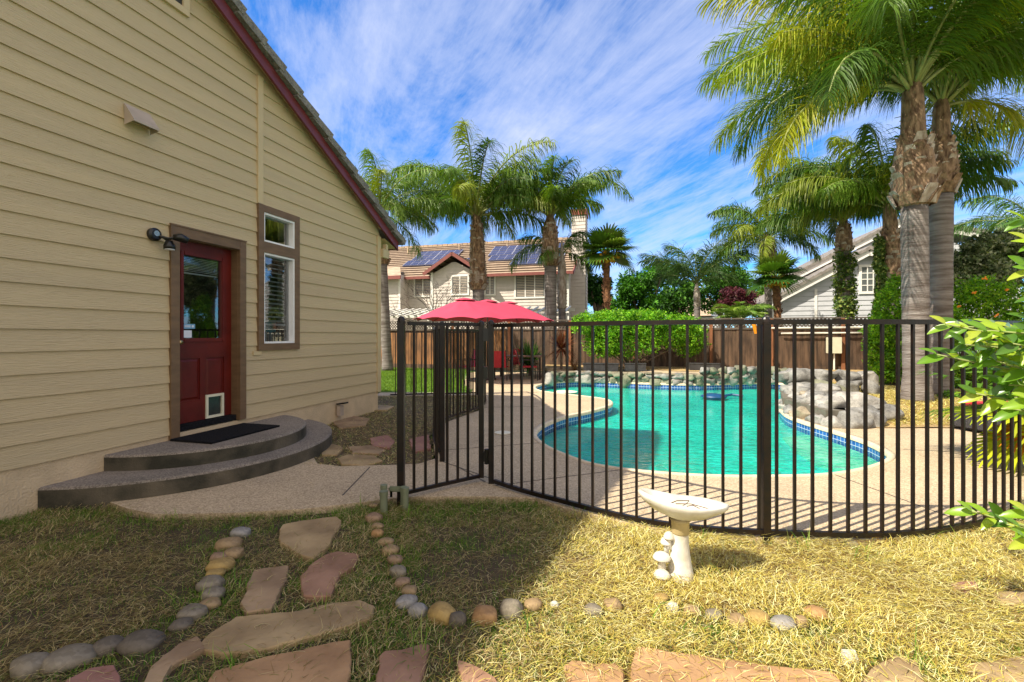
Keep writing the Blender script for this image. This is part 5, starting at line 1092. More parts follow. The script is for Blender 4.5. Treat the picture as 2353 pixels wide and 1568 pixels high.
for (x, y, Y) in tips:
    tip = AT(x+28, y, Y); z0 = max(.2, tip.z-random.uniform(.15, .4)); st_ = Vector((3.3, 2.35, z0)) if y < 1000 else Vector((3.1, 2.3, .15)); mid = st_.lerp(tip, .6)+Vector((0, 0, .05)); stm.tube([st_, mid, tip], [.012, .007, .004], 6)
    ax = (tip-mid).normalized()
    for k in range(7):
        f = k/6; p = mid.lerp(tip, .45+.55*f) if k < 6 else tip; a = k*2.3+random.uniform(-.4, .4); o = Vector((ax.y, -ax.x, 0)).normalized(); u = Vector((0, 0, 1)); rd = o*math.cos(a)+u*math.sin(a)*.7
        d = (ax*(.55+.4*f)+rd*.8+Vector((0, 0, .05))); L = random.uniform(.08, .13)*(1 if k < 6 else .9); nrm = (Vector((-.2, -.75, .8))+Vector((random.uniform(-.5, .5), random.uniform(-.4, .4), 0))).normalized()
        col = random.choice([(.12, .25, .018), (.20, .34, .02), (.28, .40, .03), (.07, .16, .015), (.34, .40, .04)]); big_leaf(V, Fq, C, p, d, nrm, L, L*.50, col, random.uniform(.05, .3))
mesh_obj('leaves', np.array([tuple(v) for v in V]), np.array(Fq), 'leaf_glossy', bs, True, cols=np.array(C)); stm.build('stems', 'petiole', bs, smooth=True)

# ================================================================== PATIO FURNITURE
um = empty('patio_parasol', (-.65, 14.5, 0), 0, 'long crimson double parasol with three vents over the patio set', 'parasol')
A = Vector((-1.42, 13.8, 2.47)); Bq = Vector((-.12, 15.2, 2.47)); ax = (Bq-A).normalized(); sd_ = Vector((-ax.y, ax.x, 0)); Rr = 1.52; ze = 1.84
rim = []; 
for k in range(7): a = math.pi/2+math.pi*k/6; rim.append((A, A+(ax*math.cos(a)+sd_*math.sin(a))*Rr))
for k in range(7): a = -math.pi/2+math.pi*k/6; rim.append((Bq, Bq+(ax*math.cos(a)+sd_*math.sin(a))*Rr))
V = []; Fc = []; nR = len(rim); J = 6; M_ = 5
for i in range(nR):
    c0, e0 = rim[i]; c1, e1 = rim[(i+1) % nR]
    for mi in range(M_):
        f = mi/M_; c = c0.lerp(c1, f); e = e0.lerp(e1, f); sag = math.sin(math.pi*f)
        for j in range(J+1):
            g = j/J; p = c.lerp(e, .12+.88*g); zz = 2.47-(2.47-ze)*(.06+.94*g**1.15)-.0*sag; zz += .05*sag*g*g-.02*sag*math.sin(math.pi*g); V.append((p.x, p.y, zz))
        
tot = nR*M_
for i in range(tot):
    for j in range(J): a = i*(J+1)+j; b = ((i+1) % tot)*(J+1)+j; Fc.append((a, a+1, b+1, b))
mesh_obj('canopy', V, Fc, 'umbrella_cloth', um, True)
for i in range(nR):
    c, e = rim[i]; q = MB(); q.tube([(c.x, c.y, 2.43)]+[tuple(Vector((*c.lerp(e, g).xy, 2.47-(2.47-ze)*(.06+.94*((g-.12)/.88)**1.15)-.018))) for g in (.3, .5, .75, .99)], .009, 5); q.build('rib', 'dark_frame', um)
for f in (0, .5, 1.0):
    c = A.lerp(Bq, f); q = MB(); q.lathe([(.32, -.02), (.30, .0), (.12, .045), (.03, .06)], (c.x, c.y, 2.46), 8); q.build('vent', 'umbrella_cloth', um)
q = MB(); c = A.lerp(Bq, .5); q.tube([(c.x, c.y, 0), (c.x, c.y, 2.46)], .025, 10); q.build('pole', 'dark_frame', um)
q = MB(); q.tube([(A.x, A.y, 2.40), (Bq.x, Bq.y, 2.40)], .02, 6); q.build('spreader', 'dark_frame', um)
q = MB(); q.lathe([(.28, 0), (.28, .05), (.05, .09), (.03, .3)], (c.x, c.y, 0), 16); q.build('base', 'dark_frame', um)
tbl = empty('patio_table', (.25, 15.1, 0), R(-15), 'dark patio dining table behind the red sling chairs', 'table')
q = MB(); q.box((-.85, -.45, .70), (.85, .45, .735)); q.build('table_top', 'table_top', tbl, local=True, bevel=.01)
for sx in (-.75, .75):
    for sy in (-.38, .38): q = MB(); q.box((sx-.03, sy-.03, 0), (sx+.03, sy+.03, .70)); q.build('leg', 'dark_frame', tbl, local=True)
def chair(loc, rz, label):
    r = empty('patio_chair', loc, rz, label, 'chair', 'red sling chairs round the patio table')
    q = MB(); q.box((-.25, -.24, .40), (.25, .24, .43)); q.build('seat', 'sling_red', r, local=True, bevel=.008)
    q = MB(); q.add([(-.25, .24, .42), (.25, .24, .42), (.25, .38, .92), (-.25, .38, .92), (-.25, .26, .42), (.25, .26, .42), (.25, .40, .92), (-.25, .40, .92)], [(0, 1, 2, 3), (4, 7, 6, 5), (0, 3, 7, 4), (1, 5, 6, 2), (3, 2, 6, 7)]); q.build('backrest', 'sling_red', r, local=True)
    for s in (-1, 1):
        q = MB(); q.tube([(s*.27, .41, .96), (s*.27, .25, .42), (s*.27, .22, .0)], .016, 7); q.build('leg', 'dark_frame', r, local=True)
        q = MB(); q.tube([(s*.27, -.25, .0), (s*.27, -.25, .62), (s*.27, .30, .64)], .016, 7); q.build('leg', 'dark_frame', r, local=True)
for loc, rz, lab in (((-.38, 14.35, 0), R(170), 'red patio chair seen from behind just right of the doubled gate posts'), ((.52, 14.5, 0), R(95), 'red patio chair side-on in front of the yucca'),
                     ((-1.45, 14.6, 0), R(-60), 'red patio chair seen through the gate pickets, farthest left'), ((.2, 15.9, 0), R(-15), 'red patio chair on the far side of the patio table')): chair(loc, rz, lab)
# lounger
lg = empty('sun_lounger', (7.3, 6.6, 0), R(8), 'dark wicker sun lounger with red cushion at the right edge', 'sun lounger')
q = MB(); q.add([(-.75, -.38, .04), (1.2, -.38, .04), (1.2, .38, .04), (-.75, .38, .04), (-.72, -.38, .33), (1.2, -.38, .24), (1.2, .38, .24), (-.72, .38, .33)], [(0, 3, 2, 1), (4, 5, 6, 7), (0, 1, 5, 4), (1, 2, 6, 5), (2, 3, 7, 6), (3, 0, 4, 7)]); q.build('frame', 'wicker', lg, local=True, bevel=.02)
q = MB(); q.obox((.3, 0, .345), (.92, 0, -.02), (0, .33, 0), (0, 0, .05)); q.build('cushion', 'sling_red', lg, local=True, bevel=.03)
# planters
for (x, y, w_x, lab) in ((1381, 840, .34, 'dark rectangular planter at the left foot of the mounded shrub'), (1460, 833, .20, 'dark planter in shadow under the middle of the mounded shrub'), (1618, 838, .28, 'dark planter right of the mounded shrub')):
    p = gb(x, 15.0, .25); o = empty('planter_box', p, FANG, lab, 'planter', 'dark planters behind the spa'); wv = w_x*1.6
    q = MB(); q.add([(-wv, -.16, 0), (wv, -.16, 0), (wv, .16, 0), (-wv, .16, 0), (-wv*1.04, -.18, .24), (wv*1.04, -.18, .24), (wv*1.04, .18, .24), (-wv*1.04, .18, .24)], [(0, 3, 2, 1), (0, 1, 5, 4), (1, 2, 6, 5), (2, 3, 7, 6), (3, 0, 4, 7)]); q.build('box', 'planter_black', o, local=True)
    q = MB(); q.box((-wv, -.16, .2), (wv, .16, .215)); q.build('soil', 'soil', o, local=True)
    q = MB(); q.box((-wv*1.06, -.195, .225), (wv*1.06, -.17, .25)); q.build('rim', 'planter_black', o, local=True)
# pool bits
q = MB(); p = G(1155, 995, .004); q.lathe([(.115, 0), (.115, .008), (.10, .011)], (0, 0, 0), 28); o = q.build('skimmer_lid', 'skimmer_lid'); o.location = p; tag(o, 'round cream skimmer lid set in the shaded deck left of the pool', 'lid')
cl = empty('pool_cleaner', G(1640, 910, -.1), 0, 'dark blue pool cleaner floating near the far rock wall', 'pool cleaner')
q = MB(); q.lathe([(.30, -.03), (.30, .0), (.16, .05), (.05, .06)], (0, 0, 0), 16); q.build('float', 'blue_plastic', cl, local=True, smooth=True)
q = MB(); q.tube([(.25, 0, .0), (.5, .1, .02), (.7, -.05, .0)], .03, 8); q.build('hose', 'blue_plastic', cl, local=True)
q = MB(); p = G(1300, 900, -.118); q.lathe([(.30, -.004), (.31, .006), (.28, .012)], (0, 0, 0), 30); o = q.build('floating_disc', 'skimmer_lid'); o.location = (p.x, p.y, -.125); tag(o, 'pale round disc floating in the upper left arm of the pool', 'pool float')

# ================================================================== NEIGHBOUR HOUSE (beige, solar panels)
HB = Vector((0, 28, 0)); h2 = empty('house', HB, -TH, 'beige two-storey house with solar panels and white-trimmed windows beyond the fence', 'house')
def fu(px, Y0=28.0, off=0.0):
    k = (px-CX)/F; bx = off*D_.x; by = Y0+off*D_.y; return (k*by-bx)/(E_.x-k*E_.y)
UR = fu(1306); EZ = 5.25; m_ = MB()
def lapwall(mb, x0, x1, z0, z1, y, e=.20, axis='x', gable=None):
    z = z0
    while z < z1-.02:
        zb = min(z+e, z1)
        if gable: xa0, xb0 = gable(z); xa1, xb1 = gable(zb)
        else: xa0 = xa1 = x0; xb0 = xb1 = x1
        if axis == 'x': mb.add([(xa0, y-.03, z), (xb0, y-.03, z), (xb1, y-.004, zb), (xa1, y-.004, zb), (xa0, y, z), (xb0, y, z)], [(0, 1, 2, 3), (0, 4, 5, 1)])
        else: mb.add([(y+.03, xa0, z), (y+.03, xb0, z), (y+.004, xb1, zb), (y+.004, xa1, zb), (y, xa0, z), (y, xb0, z)], [(0, 1, 2, 3), (0, 1, 5, 4)])
        z = zb
lapwall(m_, -11, UR, 0, EZ, 0); lapwall(m_, -5.0, -2.05, 0, 5.9, -.62, gable=lambda z: (-5.0+max(0, z-5.2)*1.9, -2.05-max(0, z-5.2)*1.9)); lapwall(m_, -7.9, -6.95, 0, 5.2, -1.1)
m_.add([(-5.0, -.62, 0), (-5.0, 0, 0), (-5.0, 0, 5.3), (-5.0, -.62, 5.3)], [(0, 1, 2, 3)]); m_.add([(-2.05, -.62, 0), (-2.05, -.62, 5.3), (-2.05, 0, 5.3), (-2.05, 0, 0)], [(0, 1, 2, 3)])
m_.add([(-6.95, -1.1, 0), (-6.95, 0, 0), (-6.95, 0, 5.2), (-6.95, -1.1, 5.2)], [(0, 1, 2, 3)])
m_.build('wall', 'beige_siding', h2, local=True)
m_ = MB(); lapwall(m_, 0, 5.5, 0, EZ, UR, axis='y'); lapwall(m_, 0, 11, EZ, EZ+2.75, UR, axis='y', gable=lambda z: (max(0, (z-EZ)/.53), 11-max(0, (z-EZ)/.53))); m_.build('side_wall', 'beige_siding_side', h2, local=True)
for bx0 in (((UR-.12, -.05, 0), (UR+.04, .04, EZ)), ((-5.06, -.68, 0), (-4.9, -.60, 5.3)), ((-2.2, -.68, 0), (-2.0, -.60, 5.3)), ((-7.02, -1.14, 0), (-6.9, -1.06, 5.2))): m_ = MB(); m_.box(*bx0); m_.build('corner_board', 'white_trim', h2, local=True)
SL = .53; RY = 5.5; m_ = MB(); g_ = MB(); nr = 16; x0, x1 = -11.3, UR+.35
for i in range(nr):
    ya = -.5+(RY+.5)*i/nr; yb = -.5+(RY+.5)*(i+1)/nr; za = EZ+.02+SL*(ya+.0); zb = EZ+.02+SL*yb
    m_.add([(x0, ya, za+.13), (x1, ya, za+.13), (x1, yb, zb+.04), (x0, yb, zb+.04)], [(0, 1, 2, 3)]); g_.add([(x0, ya-.001, za-.03), (x1, ya-.001, za-.03), (x1, ya-.001, za+.125), (x0, ya-.001, za+.125)], [(0, 1, 2, 3)])
m_.add([(x0, RY, EZ+SL*RY+.06), (x1, RY, EZ+SL*RY+.06), (x1, 2*RY+.5, EZ-.2), (x0, 2*RY+.5, EZ-.2)], [(0, 1, 2, 3)])
rf = m_.build('roof', 'tan_tile', h2, local=True); g_.build('tile_edges', 'tile_gap', rf, local=True)
m_ = MB(); m_.box((-11.3, -.56, EZ-.30), (x1, -.50, EZ-.12)); m_.bar((x1, -.5, EZ-.22), (x1, RY, EZ+SL*RY-.05), .06, .22); m_.build('gutter', 'red_fascia', h2, local=True)
m_ = MB()
for k in range(int((x1-x0)/.4)): m_.box((x0+k*.4, RY-.12, EZ+SL*RY+.03), (x0+k*.4+.36, RY+.12, EZ+SL*RY+.16+.02*(k % 2)))
m_.build('ridge_tiles', 'tan_tile', rf, local=True)
for (px, h) in ((1178-12, .35), (1056, .5), (965, .35), (938, .4)):
    u = fu(px, off=4.3); m_ = MB(); m_.tube([(u, 4.3, EZ+SL*4.3-.1), (u, 4.3, EZ+SL*4.3+h)], .08, 8); m_.build('vent_pipe', 'tan_tile', rf, local=True)
# bay gable roof
ga = (-3.45, 6.45); m_ = MB(); g_ = MB()
for s, xe in ((-1, -5.35), (1, -1.6)):
    for i in range(5):
        fa_, fb_ = i/5, (i+1)/5; xa = ga[0]+(xe-ga[0])*fa_; xb = ga[0]+(xe-ga[0])*fb_; za = ga[1]-(1.2)*fa_; zb = ga[1]-1.2*fb_
        m_.add([(xa, -1.1, za), (xb, -1.1, zb+.06), (xb, 2.5, zb+.06), (xa, 2.5, za)], [(0, 1, 2, 3)]); g_.add([(xb, -1.1, zb-.02), (xb, 2.5, zb-.02), (xb, 2.5, zb+.06), (xb, -1.1, zb+.06)], [(0, 1, 2, 3)])
    g2 = MB(); g2.bar((ga[0], -1.12, ga[1]-.10), (xe, -1.12, ga[1]-1.30), .06, .20); g2.build('gable_fascia', 'red_fascia', h2, local=True)
m_.build('gable_roof', 'tan_tile', h2, local=True); g_.build('tile_edges', 'tile_gap', h2, local=True)
m_ = MB(); m_.add([(-11, -1.6, 5.05), (-6.6, -1.6, 5.05), (-7.7, .3, 5.9), (-11, .3, 6.0)], [(0, 1, 2, 3)]); m_.build('wing_roof', 'tan_tile', h2, local=True); m_ = MB(); m_.box((-11, -1.66, 4.85), (-6.6, -1.6, 5.07)); m_.build('wing_gutter', 'red_fascia', h2, local=True)
def win(parent, x0, x1, z0, z1, y, mull=1, trim=.10, grid=None, tm='white_trim', blinds=True):
    f = MB()
    for (a, b, c, d) in ((x0-trim, x0, z0-trim, z1+trim), (x1, x1+trim, z0-trim, z1+trim), (x0, x1, z0-trim, z0), (x0, x1, z1, z1+trim)): f.box((a, y-.07, c), (b, y-.01, d))
    for k in range(1, mull+1): xx = x0+(x1-x0)*k/(mull+1); f.box((xx-.03, y-.06, z0), (xx+.03, y-.015, z1))
    if grid:
        for k in range(1, grid[0]): xx = x0+(x1-x0)*k/grid[0]; f.box((xx-.02, y-.06, z0), (xx+.02, y-.015, z1))
        for k in range(1, grid[1]): zz = z0+(z1-z0)*k/grid[1]; f.box((x0, y-.058, zz-.02), (x1, y-.013, zz+.02))
    o = f.build('window', tm, parent, local=True); g = MB(); g.box((x0, y-.04, z0), (x1, y-.032, z1)); g.build('pane', 'far_glass', o, local=True)
    if blinds:
        b = MB(); zz = z0+.05
        while zz < z1: b.box((x0+.05, y-.046, zz), (x1-.05, y-.0405, zz+.045)); zz += .10
        b.build('shutter', 'vent_metal', o, local=True)
win(h2, fu(955), fu(990), 3.95, 5.05, 0); win(h2, fu(1040, off=-.62), fu(1075, off=-.62), 3.95, 5.0, -.62); win(h2, fu(1117), fu(1136), 3.95, 5.0, 0); win(h2, fu(1186), fu(1251), 3.72, 5.05, 0, 2)
# chimney
cx0 = UR+.02; m_ = MB(); lapwall(m_, cx0, cx0+.85, 0, 8.75, 1.2, .22); lapwall(m_, 1.2, 2.3, 0, 8.75, cx0+.85, .22, 'y'); m_.box((cx0, 1.22, 0), (cx0+.83, 2.3, 8.75)); ch = m_.build('chimney', 'beige_siding', h2, local=True)
m_ = MB(); m_.box((cx0-.05, 1.12, 8.75), (cx0+.92, 2.36, 9.1)); m_.build('chimney_cap', 'brick_red', ch, local=True)
m_ = MB(); m_.tube([(cx0+.43, 1.7, 9.1), (cx0+.43, 1.7, 9.45)], .13, 10); m_.tube([(cx0+.43, 1.7, 9.42), (cx0+.43, 1.7, 9.5)], .24, 10); m_.build('flue', 'vent_metal', ch, local=True)
# solar panels
def panel(x, v, w=1.62, h=.98):
    y0 = v*math.cos(math.atan(SL)); y1 = (v+h)*math.cos(math.atan(SL)); z0 = EZ+.02+SL*y0+.20; z1 = EZ+.02+SL*y1+.20
    q = MB(); q.add([(x, y0, z0), (x+w, y0, z0), (x+w, y1, z1), (x, y1, z1), (x, y0, z0-.07), (x+w, y0, z0-.07), (x+w, y1, z1-.07), (x, y1, z1-.07)], [(0, 1, 2, 3), (4, 7, 6, 5), (0, 4, 5, 1), (1, 5, 6, 2), (2, 6, 7, 3), (3, 7, 4, 0)]); o = q.build('solar_panel', 'solar', h2, local=True)
    l = MB()
    for k in range(0, 7, 2):
        for (a, b) in (((x+w*k/6, y0, z0+.004), (x+w*k/6, y1, z1+.004)),): l.bar(a, b, .022 if k in (0, 6) else .014, .004)
    for k in range(0, 5, 2):
        f = k/4; l.bar((x, y0+(y1-y0)*f, z0+(z1-z0)*f+.004), (x+w, y0+(y1-y0)*f, z0+(z1-z0)*f+.004), .028 if k in (0, 4) else .014, .004)
    l.build('cell_lines', 'solar_line', o, local=True)
for r, (xs, n_) in enumerate(((fu(1172, off=.8), 4), (fu(1122, off=1.6), 5), (fu(1122, off=2.5), 6), (fu(1130, off=3.4), 6))):
    for k in range(n_):
        if xs+k*1.66+1.62 < UR+.1: panel(xs+k*1.66, .75+r*1.02)
for r, (xs, n_) in enumerate(((fu(925, off=1.3), 3), (fu(944, off=2.2), 2), (fu(955, off=3), 2))):
    for k in range(n_): panel(xs+k*1.66, 1.45+r*1.02)
# pergola in the neighbour yard
pg_ = empty('pergola', AT(940, 735, 23), -TH, 'white slatted pergola low in front of the beige neighbour house', 'pergola'); pg_.location.z = 0
BASE.clear()
q = MB(); q.box((-2.6, -.05, 2.28), (8.0, .05, 2.42)); q.box((-2.6, 1.9, 2.6), (8.0, 2.0, 2.75)); q.build('beam', 'pergola_white', pg_, local=True)
for k in range(26): x = -2.5+k*.41; q = MB(); q.bar((x, -.35, 2.36), (x, 2.2, 2.86), .10, .05); q.build('slat', 'pergola_white', pg_, local=True)
for x in (-2.4, 1.0, 4.4, 7.8): q = MB(); q.box((x, -.05, 0), (x+.12, .05, 2.28)); q.build('post', 'pergola_white', pg_, local=True)

# ================================================================== GREY HOUSE (right)
GBp = Vector((17.0, 22.5, 0)); h3 = empty('house', GBp, -TH, 'light grey house with stepped white-edged gables right of the palms', 'house')
def gx(px, off=0.0):
    k = (px-CX)/F; b = GBp+D_*off; return (k*b.y-b.x)/(E_.x-k*E_.y)
def gz(px, py, off=0.0):
    u = gx(px, off); Y = (GBp+D_*off+E_*u).y; return HC+(HY-py)/F*Y
m_ = MB()
ax_, az_ = gx(1991), gz(1991, 585); lx, lz = gx(1760), gz(1760, 705); slp = (az_-lz)/(ax_-lx)
lapwall(m_, lx, ax_*2-lx, 0, az_, 0, .24, gable=lambda z: (max(lx, lx+(z-lz)/slp), min(gx(2110), ax_+(az_-z)/slp)) if z > lz else (lx+.25, gx(2110)))
bx_, bz_ = gx(2067, 2.2), gz(2067, 518, 2.2); l2x, l2z = gx(1822, 2.2), gz(1822, 640, 2.2); s2 = (bz_-l2z)/(bx_-l2x)
lapwall(m_, 0, 0, 0, bz_, 2.2, .24, gable=lambda z: (l2x+.3+max(0, z-l2z)/s2, bx_+(bz_-max(z, bz_-2.2))/s2*1.2))
m_.build('wall', 'grey_siding', h3, local=True)
def rake(ax, az, bx, bz, y, nm='rake_board'):
    q = MB(); q.bar((ax, y-.30, az), (bx, y-.30, bz), .05, .26); q.build(nm, 'white_trim', h3, local=True)
    n = 14; r = MB()
    for k in range(n):
        f0, f1 = k/n, (k+1)/n; a = Vector((ax+(bx-ax)*f0, 0, az+(bz-az)*f0+.13)); b = Vector((ax+(bx-ax)*f1, 0, az+(bz-az)*f1+.13)); r.add([a+Vector((0, y-.4, 0)), b+Vector((0, y-.4, 0)), b+Vector((0, y+7, 0)), a+Vector((0, y+7, 0)), a+Vector((0, y-.4, .14)), b+Vector((0, y-.4, .19)), b+Vector((0, y+7, .19)), a+Vector((0, y+7, .14))], [(0, 1, 5, 4), (4, 5, 6, 7), (1, 2, 6, 5), (0, 3, 2, 1)])
    r.build('roof', 'grey_roof', h3, local=True)
rake(lx-.35, lz-.18, ax_, az_+.05, 0); rake(gx(2035), gz(2035, 597), ax_, az_+.05, 0)
rake(l2x-.1, l2z-.05, bx_, bz_+.05, 2.2); rake(bx_+3.6, bz_-.85, bx_, bz_+.05, 2.2)
win(h3, gx(1979), gx(2019), gz(2000, 670), gz(2000, 614), 0, 0, .12, (3, 4), blinds=False)
q = MB(); q.box((gx(2078, 2.2), 2.1, gz(2090, 602, 2.2)), (gx(2108, 2.2), 2.17, gz(2090, 540, 2.2))); q.build('gable_vent', 'white_trim', h3, local=True)
q = MB()
for k in range(9): zz = gz(2090, 598-6.5*k, 2.2); q.box((gx(2080, 2.2), 2.085, zz), (gx(2102, 2.2), 2.099, zz+.05))
q.build('vent_slats', 'vent_metal', h3, local=True)
q = MB(); q.box((gx(1871), -.05, 0), (gx(1871)+.12, -.031, gz(1871, 665))); q.build('corner_board', 'white_trim', h3, local=True)
q = MB(); q.box((lx+.2, -.05, 0), (lx+.35, .5, lz)); q.build('corner_board', 'white_trim', h3, local=True)
# distant tan-roofed house
h4 = empty('house', (gb(1590, 42)), R(-25), 'small distant house showing only a tan roof and grey chimney', 'house')
c = AT(1590, 725, 42); q = MB(); q.box((-2, 0, 0), (2.2, 5, c.z-.2)); q.build('wall', 'grey_siding', h4, local=True)
zr0, zr1 = AT(1590, 724, 42).z-.1, AT(1590, 686, 44).z
q = MB(); q.add([(-2.4, -.3, zr0), (1.6, -.3, zr0), (1.6, 2.5, zr1), (-1.2, 2.5, zr1), (2.0, 5.2, zr0), (-2.4, 5.2, zr0)], [(0, 1, 2, 3), (3, 2, 4, 5)]); q.build('roof', 'tan_tile', h4, local=True)
q = MB(); q.add([(1.6, -.3, zr0), (3.1, 5, zr0-.2), (1.6, 2.5, zr1)], [(0, 1, 2)]); q.build('gable_wall', 'grey_siding', h4, local=True)
q = MB(); q.box((1.9, 2.0, 0), (2.6, 2.8, zr1+.3)); q.build('chimney', 'grey_siding', h4, local=True)

# ================================================================== GRASS
def blades(name, X, Y, Z, L, Wd, az, el, bend, cols, m, kind='stuff'):
    n = len(X); P = np.stack([X, Y, Z], 1); h = np.stack([np.cos(az), np.sin(az), 0*az], 1); t = np.stack([-np.sin(az), np.cos(az), 0*az], 1); V = []
    cur = P.copy(); e = el.copy(); K = 3; wd = (1, .9, .6, .08); dazi = rng.uniform(-.5, .5, n)
    for k in range(K+1):
        V += [cur-t*(Wd*wd[k]/2)[:, None], cur+t*(Wd*wd[k]/2)[:, None]]
        cc = az+dazi*k; h = np.stack([np.cos(cc), np.sin(cc), 0*cc], 1)
        cur = cur+(h*np.cos(e)[:, None]+np.array([0, 0, 1])*np.sin(e)[:, None])*(L/K)[:, None]; e = e-bend
    V = np.stack(V, 1); m_ = 2*(K+1); i = np.arange(n)[:, None]*m_; Fq = np.concatenate([np.concatenate([i+2*k, i+2*k+1, i+2*k+3, i+2*k+2], 1) for k in range(K)])
    C = np.repeat(cols[:, None, :], m_, 1).reshape(-1, 3); o = mesh_obj(name, V.reshape(-1, 3), Fq, m, cols=C); o['kind'] = kind; return o
def vnoise(X, Y, s, o=0): return np.array([noise.noise(Vector((x*s, y*s, o))) for x, y in zip(X, Y)])
def sample(poly, n, ymin=1.45, near=True):
    xs = [p[0] for p in poly]; ys = [p[1] for p in poly]; X = rng.uniform(min(xs), max(xs), n*2); Y = rng.uniform(max(ymin, min(ys)), max(ys), n*2)
    k = inside(poly, X, Y) & (np.abs(X) < 1.16*Y+.25); return X[k][:n], Y[k][:n]
def onflag(X, Y):
    r = np.zeros(len(X), bool)
    for f in FLAGS: r |= inside(f, X, Y)
    return r
STRAW = np.array([(.62, .52, .13), (.74, .66, .24), (.50, .39, .08), (.80, .75, .40), (.30, .19, .04), (.46, .40, .07)])
DULL = np.array([(.40, .31, .12), (.54, .44, .22), (.24, .15, .06), (.20, .19, .055)])
GRN = np.array([(.085, .20, .018), (.13, .28, .022), (.06, .14, .016), (.20, .30, .04)])
X, Y = sample(front_poly, 210000); fl_ = onflag(X, Y); nz = vnoise(X, Y, 1.6); nz2 = vnoise(X, Y, 5, 4)
# how dry it is: the open right-hand part is straw, the left part green and brown
dry = np.clip((X-.15-.35*(Y-2.5))*1.3+.5, 0, 1); dens = .42+.30*dry+.42*nz+.50*nz2; dens = np.where(fl_, dens*.24+.02, dens)
left = (X < -1.35) & (Y < 3.1); dens = np.where(left, dens*1.1, dens)
for (a, b, r) in COBS: dens = np.where((X-a)**2+(Y-b+.01)**2 < (r*.95)**2, dens*.06, dens)
k = rng.random(len(X)) < dens; X, Y, dry_, nz = X[k], Y[k], dry[k], nz[k]; n = len(X)
pick = rng.random(n) < dry_; cc = np.where(pick[:, None], STRAW[rng.integers(0, 6, n)], DULL[rng.integers(0, 4, n)])*rng.uniform(.75, 1.15, (n, 1))
patch_az = 1.5*np.sin(X*3.1+Y*1.7)+rng.normal(0, 1.0, n)
blades('dry_grass', X, Y, -.035+rng.uniform(-.015, .035, n)+.02*dry_, rng.uniform(.025, .095, n), rng.uniform(.0014, .0034, n), patch_az, rng.uniform(-.1, .55, n), rng.uniform(0, .35, n), np.clip(cc, 0, 1), 'straw')
# green: carpets left and along the stones, tufts elsewhere
X, Y = sample(front_poly, 190000); fl_ = onflag(X, Y); nz = vnoise(X, Y, 2.2, 7); nz2 = vnoise(X, Y, 7, 9); dry = np.clip((X-.0-.35*(Y-2.5))*1.3+.5, 0, 1)
dens = .10+.9*np.clip(nz*1.6+nz2*.5+.12, 0, 1)
path = np.exp(-((X+.95+.0*(Y-3))/.55)**2); dens = dens+.75*path*np.clip(.6+nz2*1.5, 0, 1)
edge_ = np.clip((Y-3.25)*2, 0, 1)*(X < .5); dens += .55*edge_*np.clip(.6+nz2, 0, 1)
dens *= (1-.90*dry); dens = np.where((X < -1.4) & (Y < 3.0), dens*.45, dens)
for (a, b, r) in COBS: dens += .35*np.exp(-(((X-a)**2+(Y-b+.05)**2)/(r*r*2.2+.004)))
for (a, b, r) in ((.95, 2.18, .10), (-.1, 2.05, .16), (1.62, 1.95, .2), (.25, 1.98, .2), (1.15, 2.68, .07), (2.2, 1.9, .2), (2.75, 2.05, .2), (-.45, 1.95, .25), (.6, 2.15, .12), (1.3, 2.2, .10), (2.05, 2.25, .1), (.35, 2.2, .12), (2.6, 2.6, .08), (1.9, 1.85, .2), (3.0, 2.2, .15), (.3, 3.3, .2), (.15, 2.9, .2), (2.9, 1.9, .3), (1.2, 1.95, .15), (.75, 1.95, .2), (2.3, 3.05, .12), (1.5, 3.1, .1)): dens += .6*np.exp(-(((X-a)**2+(Y-b)**2)/(r*r)))
dens = np.where(fl_, dens*.05, dens); k = rng.random(len(X)) < dens; X, Y = X[k], Y[k]; n = len(X)
cc = GRN[rng.integers(0, 4, n)]*rng.uniform(.7, 1.2, (n, 1))
blades('green_grass', X, Y, np.full(n, -.045), rng.uniform(.02, .060, n), rng.uniform(.0018, .0036, n), rng.uniform(0, 6.28, n), rng.uniform(.7, 1.5, n), rng.uniform(0, .45, n), np.clip(cc, 0, 1), 'grass_blade')
# long tall blades and tufts
tf = [(-.55, 2.12, 16), (-.40, 2.0, 18), (.35, 2.02, 10), (1.22, 2.70, 14), (.75, 2.16, 12), (1.75, 1.93, 22), (2.35, 1.95, 16), (-1.9, 2.9, 14), (-1.65, 2.4, 24), (-1.5, 2.55, 20), (2.25, 2.9, 16), (1.9, 3.05, 14), (2.9, 3.15, 14), (1.3, 3.2, 14), (3.3, 3.2, 14), (-2.6, 3.5, 30), (-1.2, 3.75, 20), (-.75, 2.95, 22), (-.95, 2.35, 14), (-1.15, 1.95, 14), (.1, 2.15, 14), (.5, 3.6, 14), (.9, 3.35, 12), (-.85, 3.62, 26), (-2.3, 1.95, 12), (-2.9, 2.2, 12)]
X = []; Y = []
for (a, b, c) in tf: X += list(rng.normal(a, .05, c)); Y += list(rng.normal(b, .04, c))
X = np.array(X); Y = np.array(Y); n = len(X); cc = np.concatenate([GRN, [(.25, .34, .06), (.3, .36, .1)]])[rng.integers(0, 6, n)]
blades('grass_tufts', X, Y, np.full(n, -.04), rng.uniform(.07, .19, n), rng.uniform(.003, .006, n), rng.uniform(0, 6.28, n), rng.uniform(.5, 1.45, n), rng.uniform(.05, .5, n), cc, 'grass_blade')
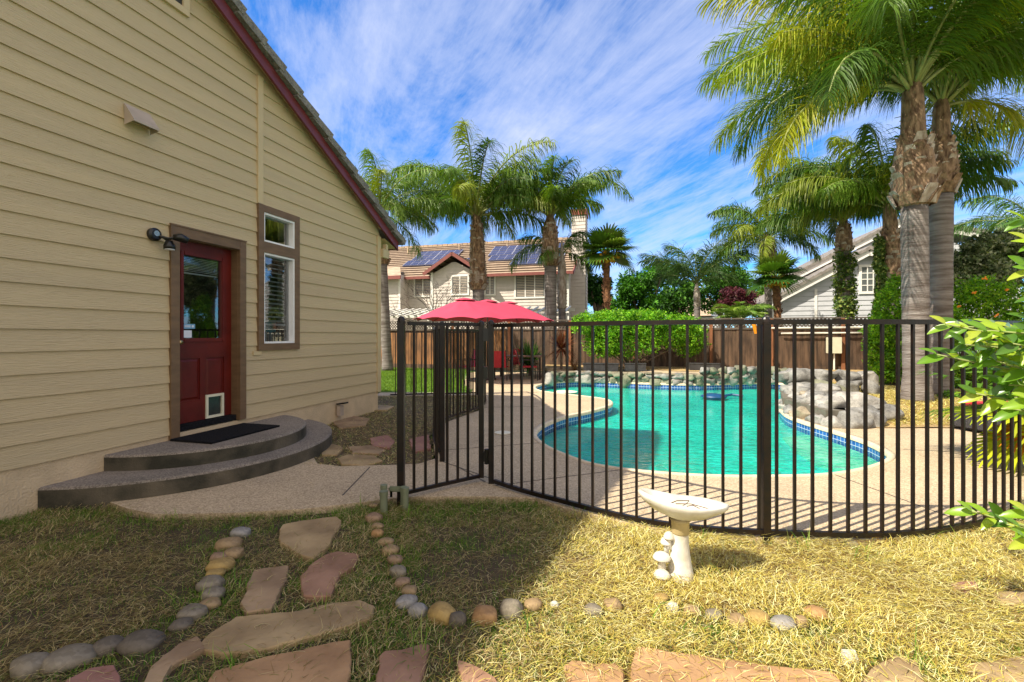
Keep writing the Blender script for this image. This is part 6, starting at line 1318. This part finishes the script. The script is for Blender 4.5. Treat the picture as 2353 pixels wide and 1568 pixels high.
# side yard
X, Y = sample(side_poly, 42000); nz = vnoise(X, Y, 1.5, 3); k = rng.random(len(X)) < .75+.5*nz; X, Y = X[k], Y[k]; n = len(X); mix_ = rng.random(n) < .22
cc = np.where(mix_[:, None], GRN[rng.integers(0, 4, n)], (DULL*1.25)[rng.integers(0, 4, n)])*rng.uniform(.8, 1.2, (n, 1)); blades('side_yard_grass', X, Y, np.full(n, -.015)+rng.uniform(0, .015, n), rng.uniform(.03, .08, n), rng.uniform(.003, .006, n), rng.uniform(0, 6.28, n), rng.uniform(-.05, .6, n), rng.uniform(0, .3, n), cc, 'straw')
# mulch bed straw
bx = [(5.0, 7.0), (9.5, 7.0), (10.5, 10.5), (8.5, 12.5), (6.2, 9.7), (5.5, 8.2)]
X, Y = sample(bx, 26000); n = len(X); Z = .03+.10*np.clip((Y-7.1)/1.5, 0, 1)
blades('bed_straw', X, Y, Z, rng.uniform(.06, .16, n), rng.uniform(.005, .011, n), rng.uniform(0, 6.28, n), rng.uniform(-.1, .45, n), rng.uniform(0, .3, n), np.clip(STRAW[rng.integers(0, 6, n)]*rng.uniform(.7, 1.1, (n, 1)), 0, 1), 'straw')
# back lawn
bl_ = [(-5.5, 11.35), (-1.05, 11.3), (-1.38, 13), (-1.6, 15.2), (-1.7, 17.5), (-2, 19.2), (-7, 20)]
X, Y = sample(bl_, 45000); n = len(X); blades('lawn_grass', X, Y, np.full(n, .0), rng.uniform(.04, .08, n), rng.uniform(.008, .014, n), rng.uniform(0, 6.28, n), rng.uniform(.8, 1.5, n), rng.uniform(0, .3, n), np.array([(.12, .22, .02), (.18, .28, .025), (.08, .16, .015)])[rng.integers(0, 3, n)]*rng.uniform(.8, 1.2, (n, 1)), 'grass_blade')
# clippings blown on the deck edge
X, Y = sample(deck_outer, 9000, 3.1); k = (Y < 5.2) & ~inside(hole, X, Y) & (rng.random(len(X)) < .5*np.exp(-(Y-3.1)*1.6)); X, Y = X[k], Y[k]; n = len(X)
blades('loose_clippings', X, Y, np.full(n, .004), rng.uniform(.02, .06, n), rng.uniform(.0015, .003, n), rng.uniform(0, 6.28, n), rng.uniform(0, .15, n), rng.uniform(0, .08, n), STRAW[rng.integers(0, 6, n)], 'straw')
for o in bpy.data.objects:
    if o.get('kind') and not o.get('label'):
        pass
print('OBJECTS', len(bpy.data.objects), 'polys', sum(len(o.data.polygons) for o in bpy.data.objects if o.type == 'MESH'))
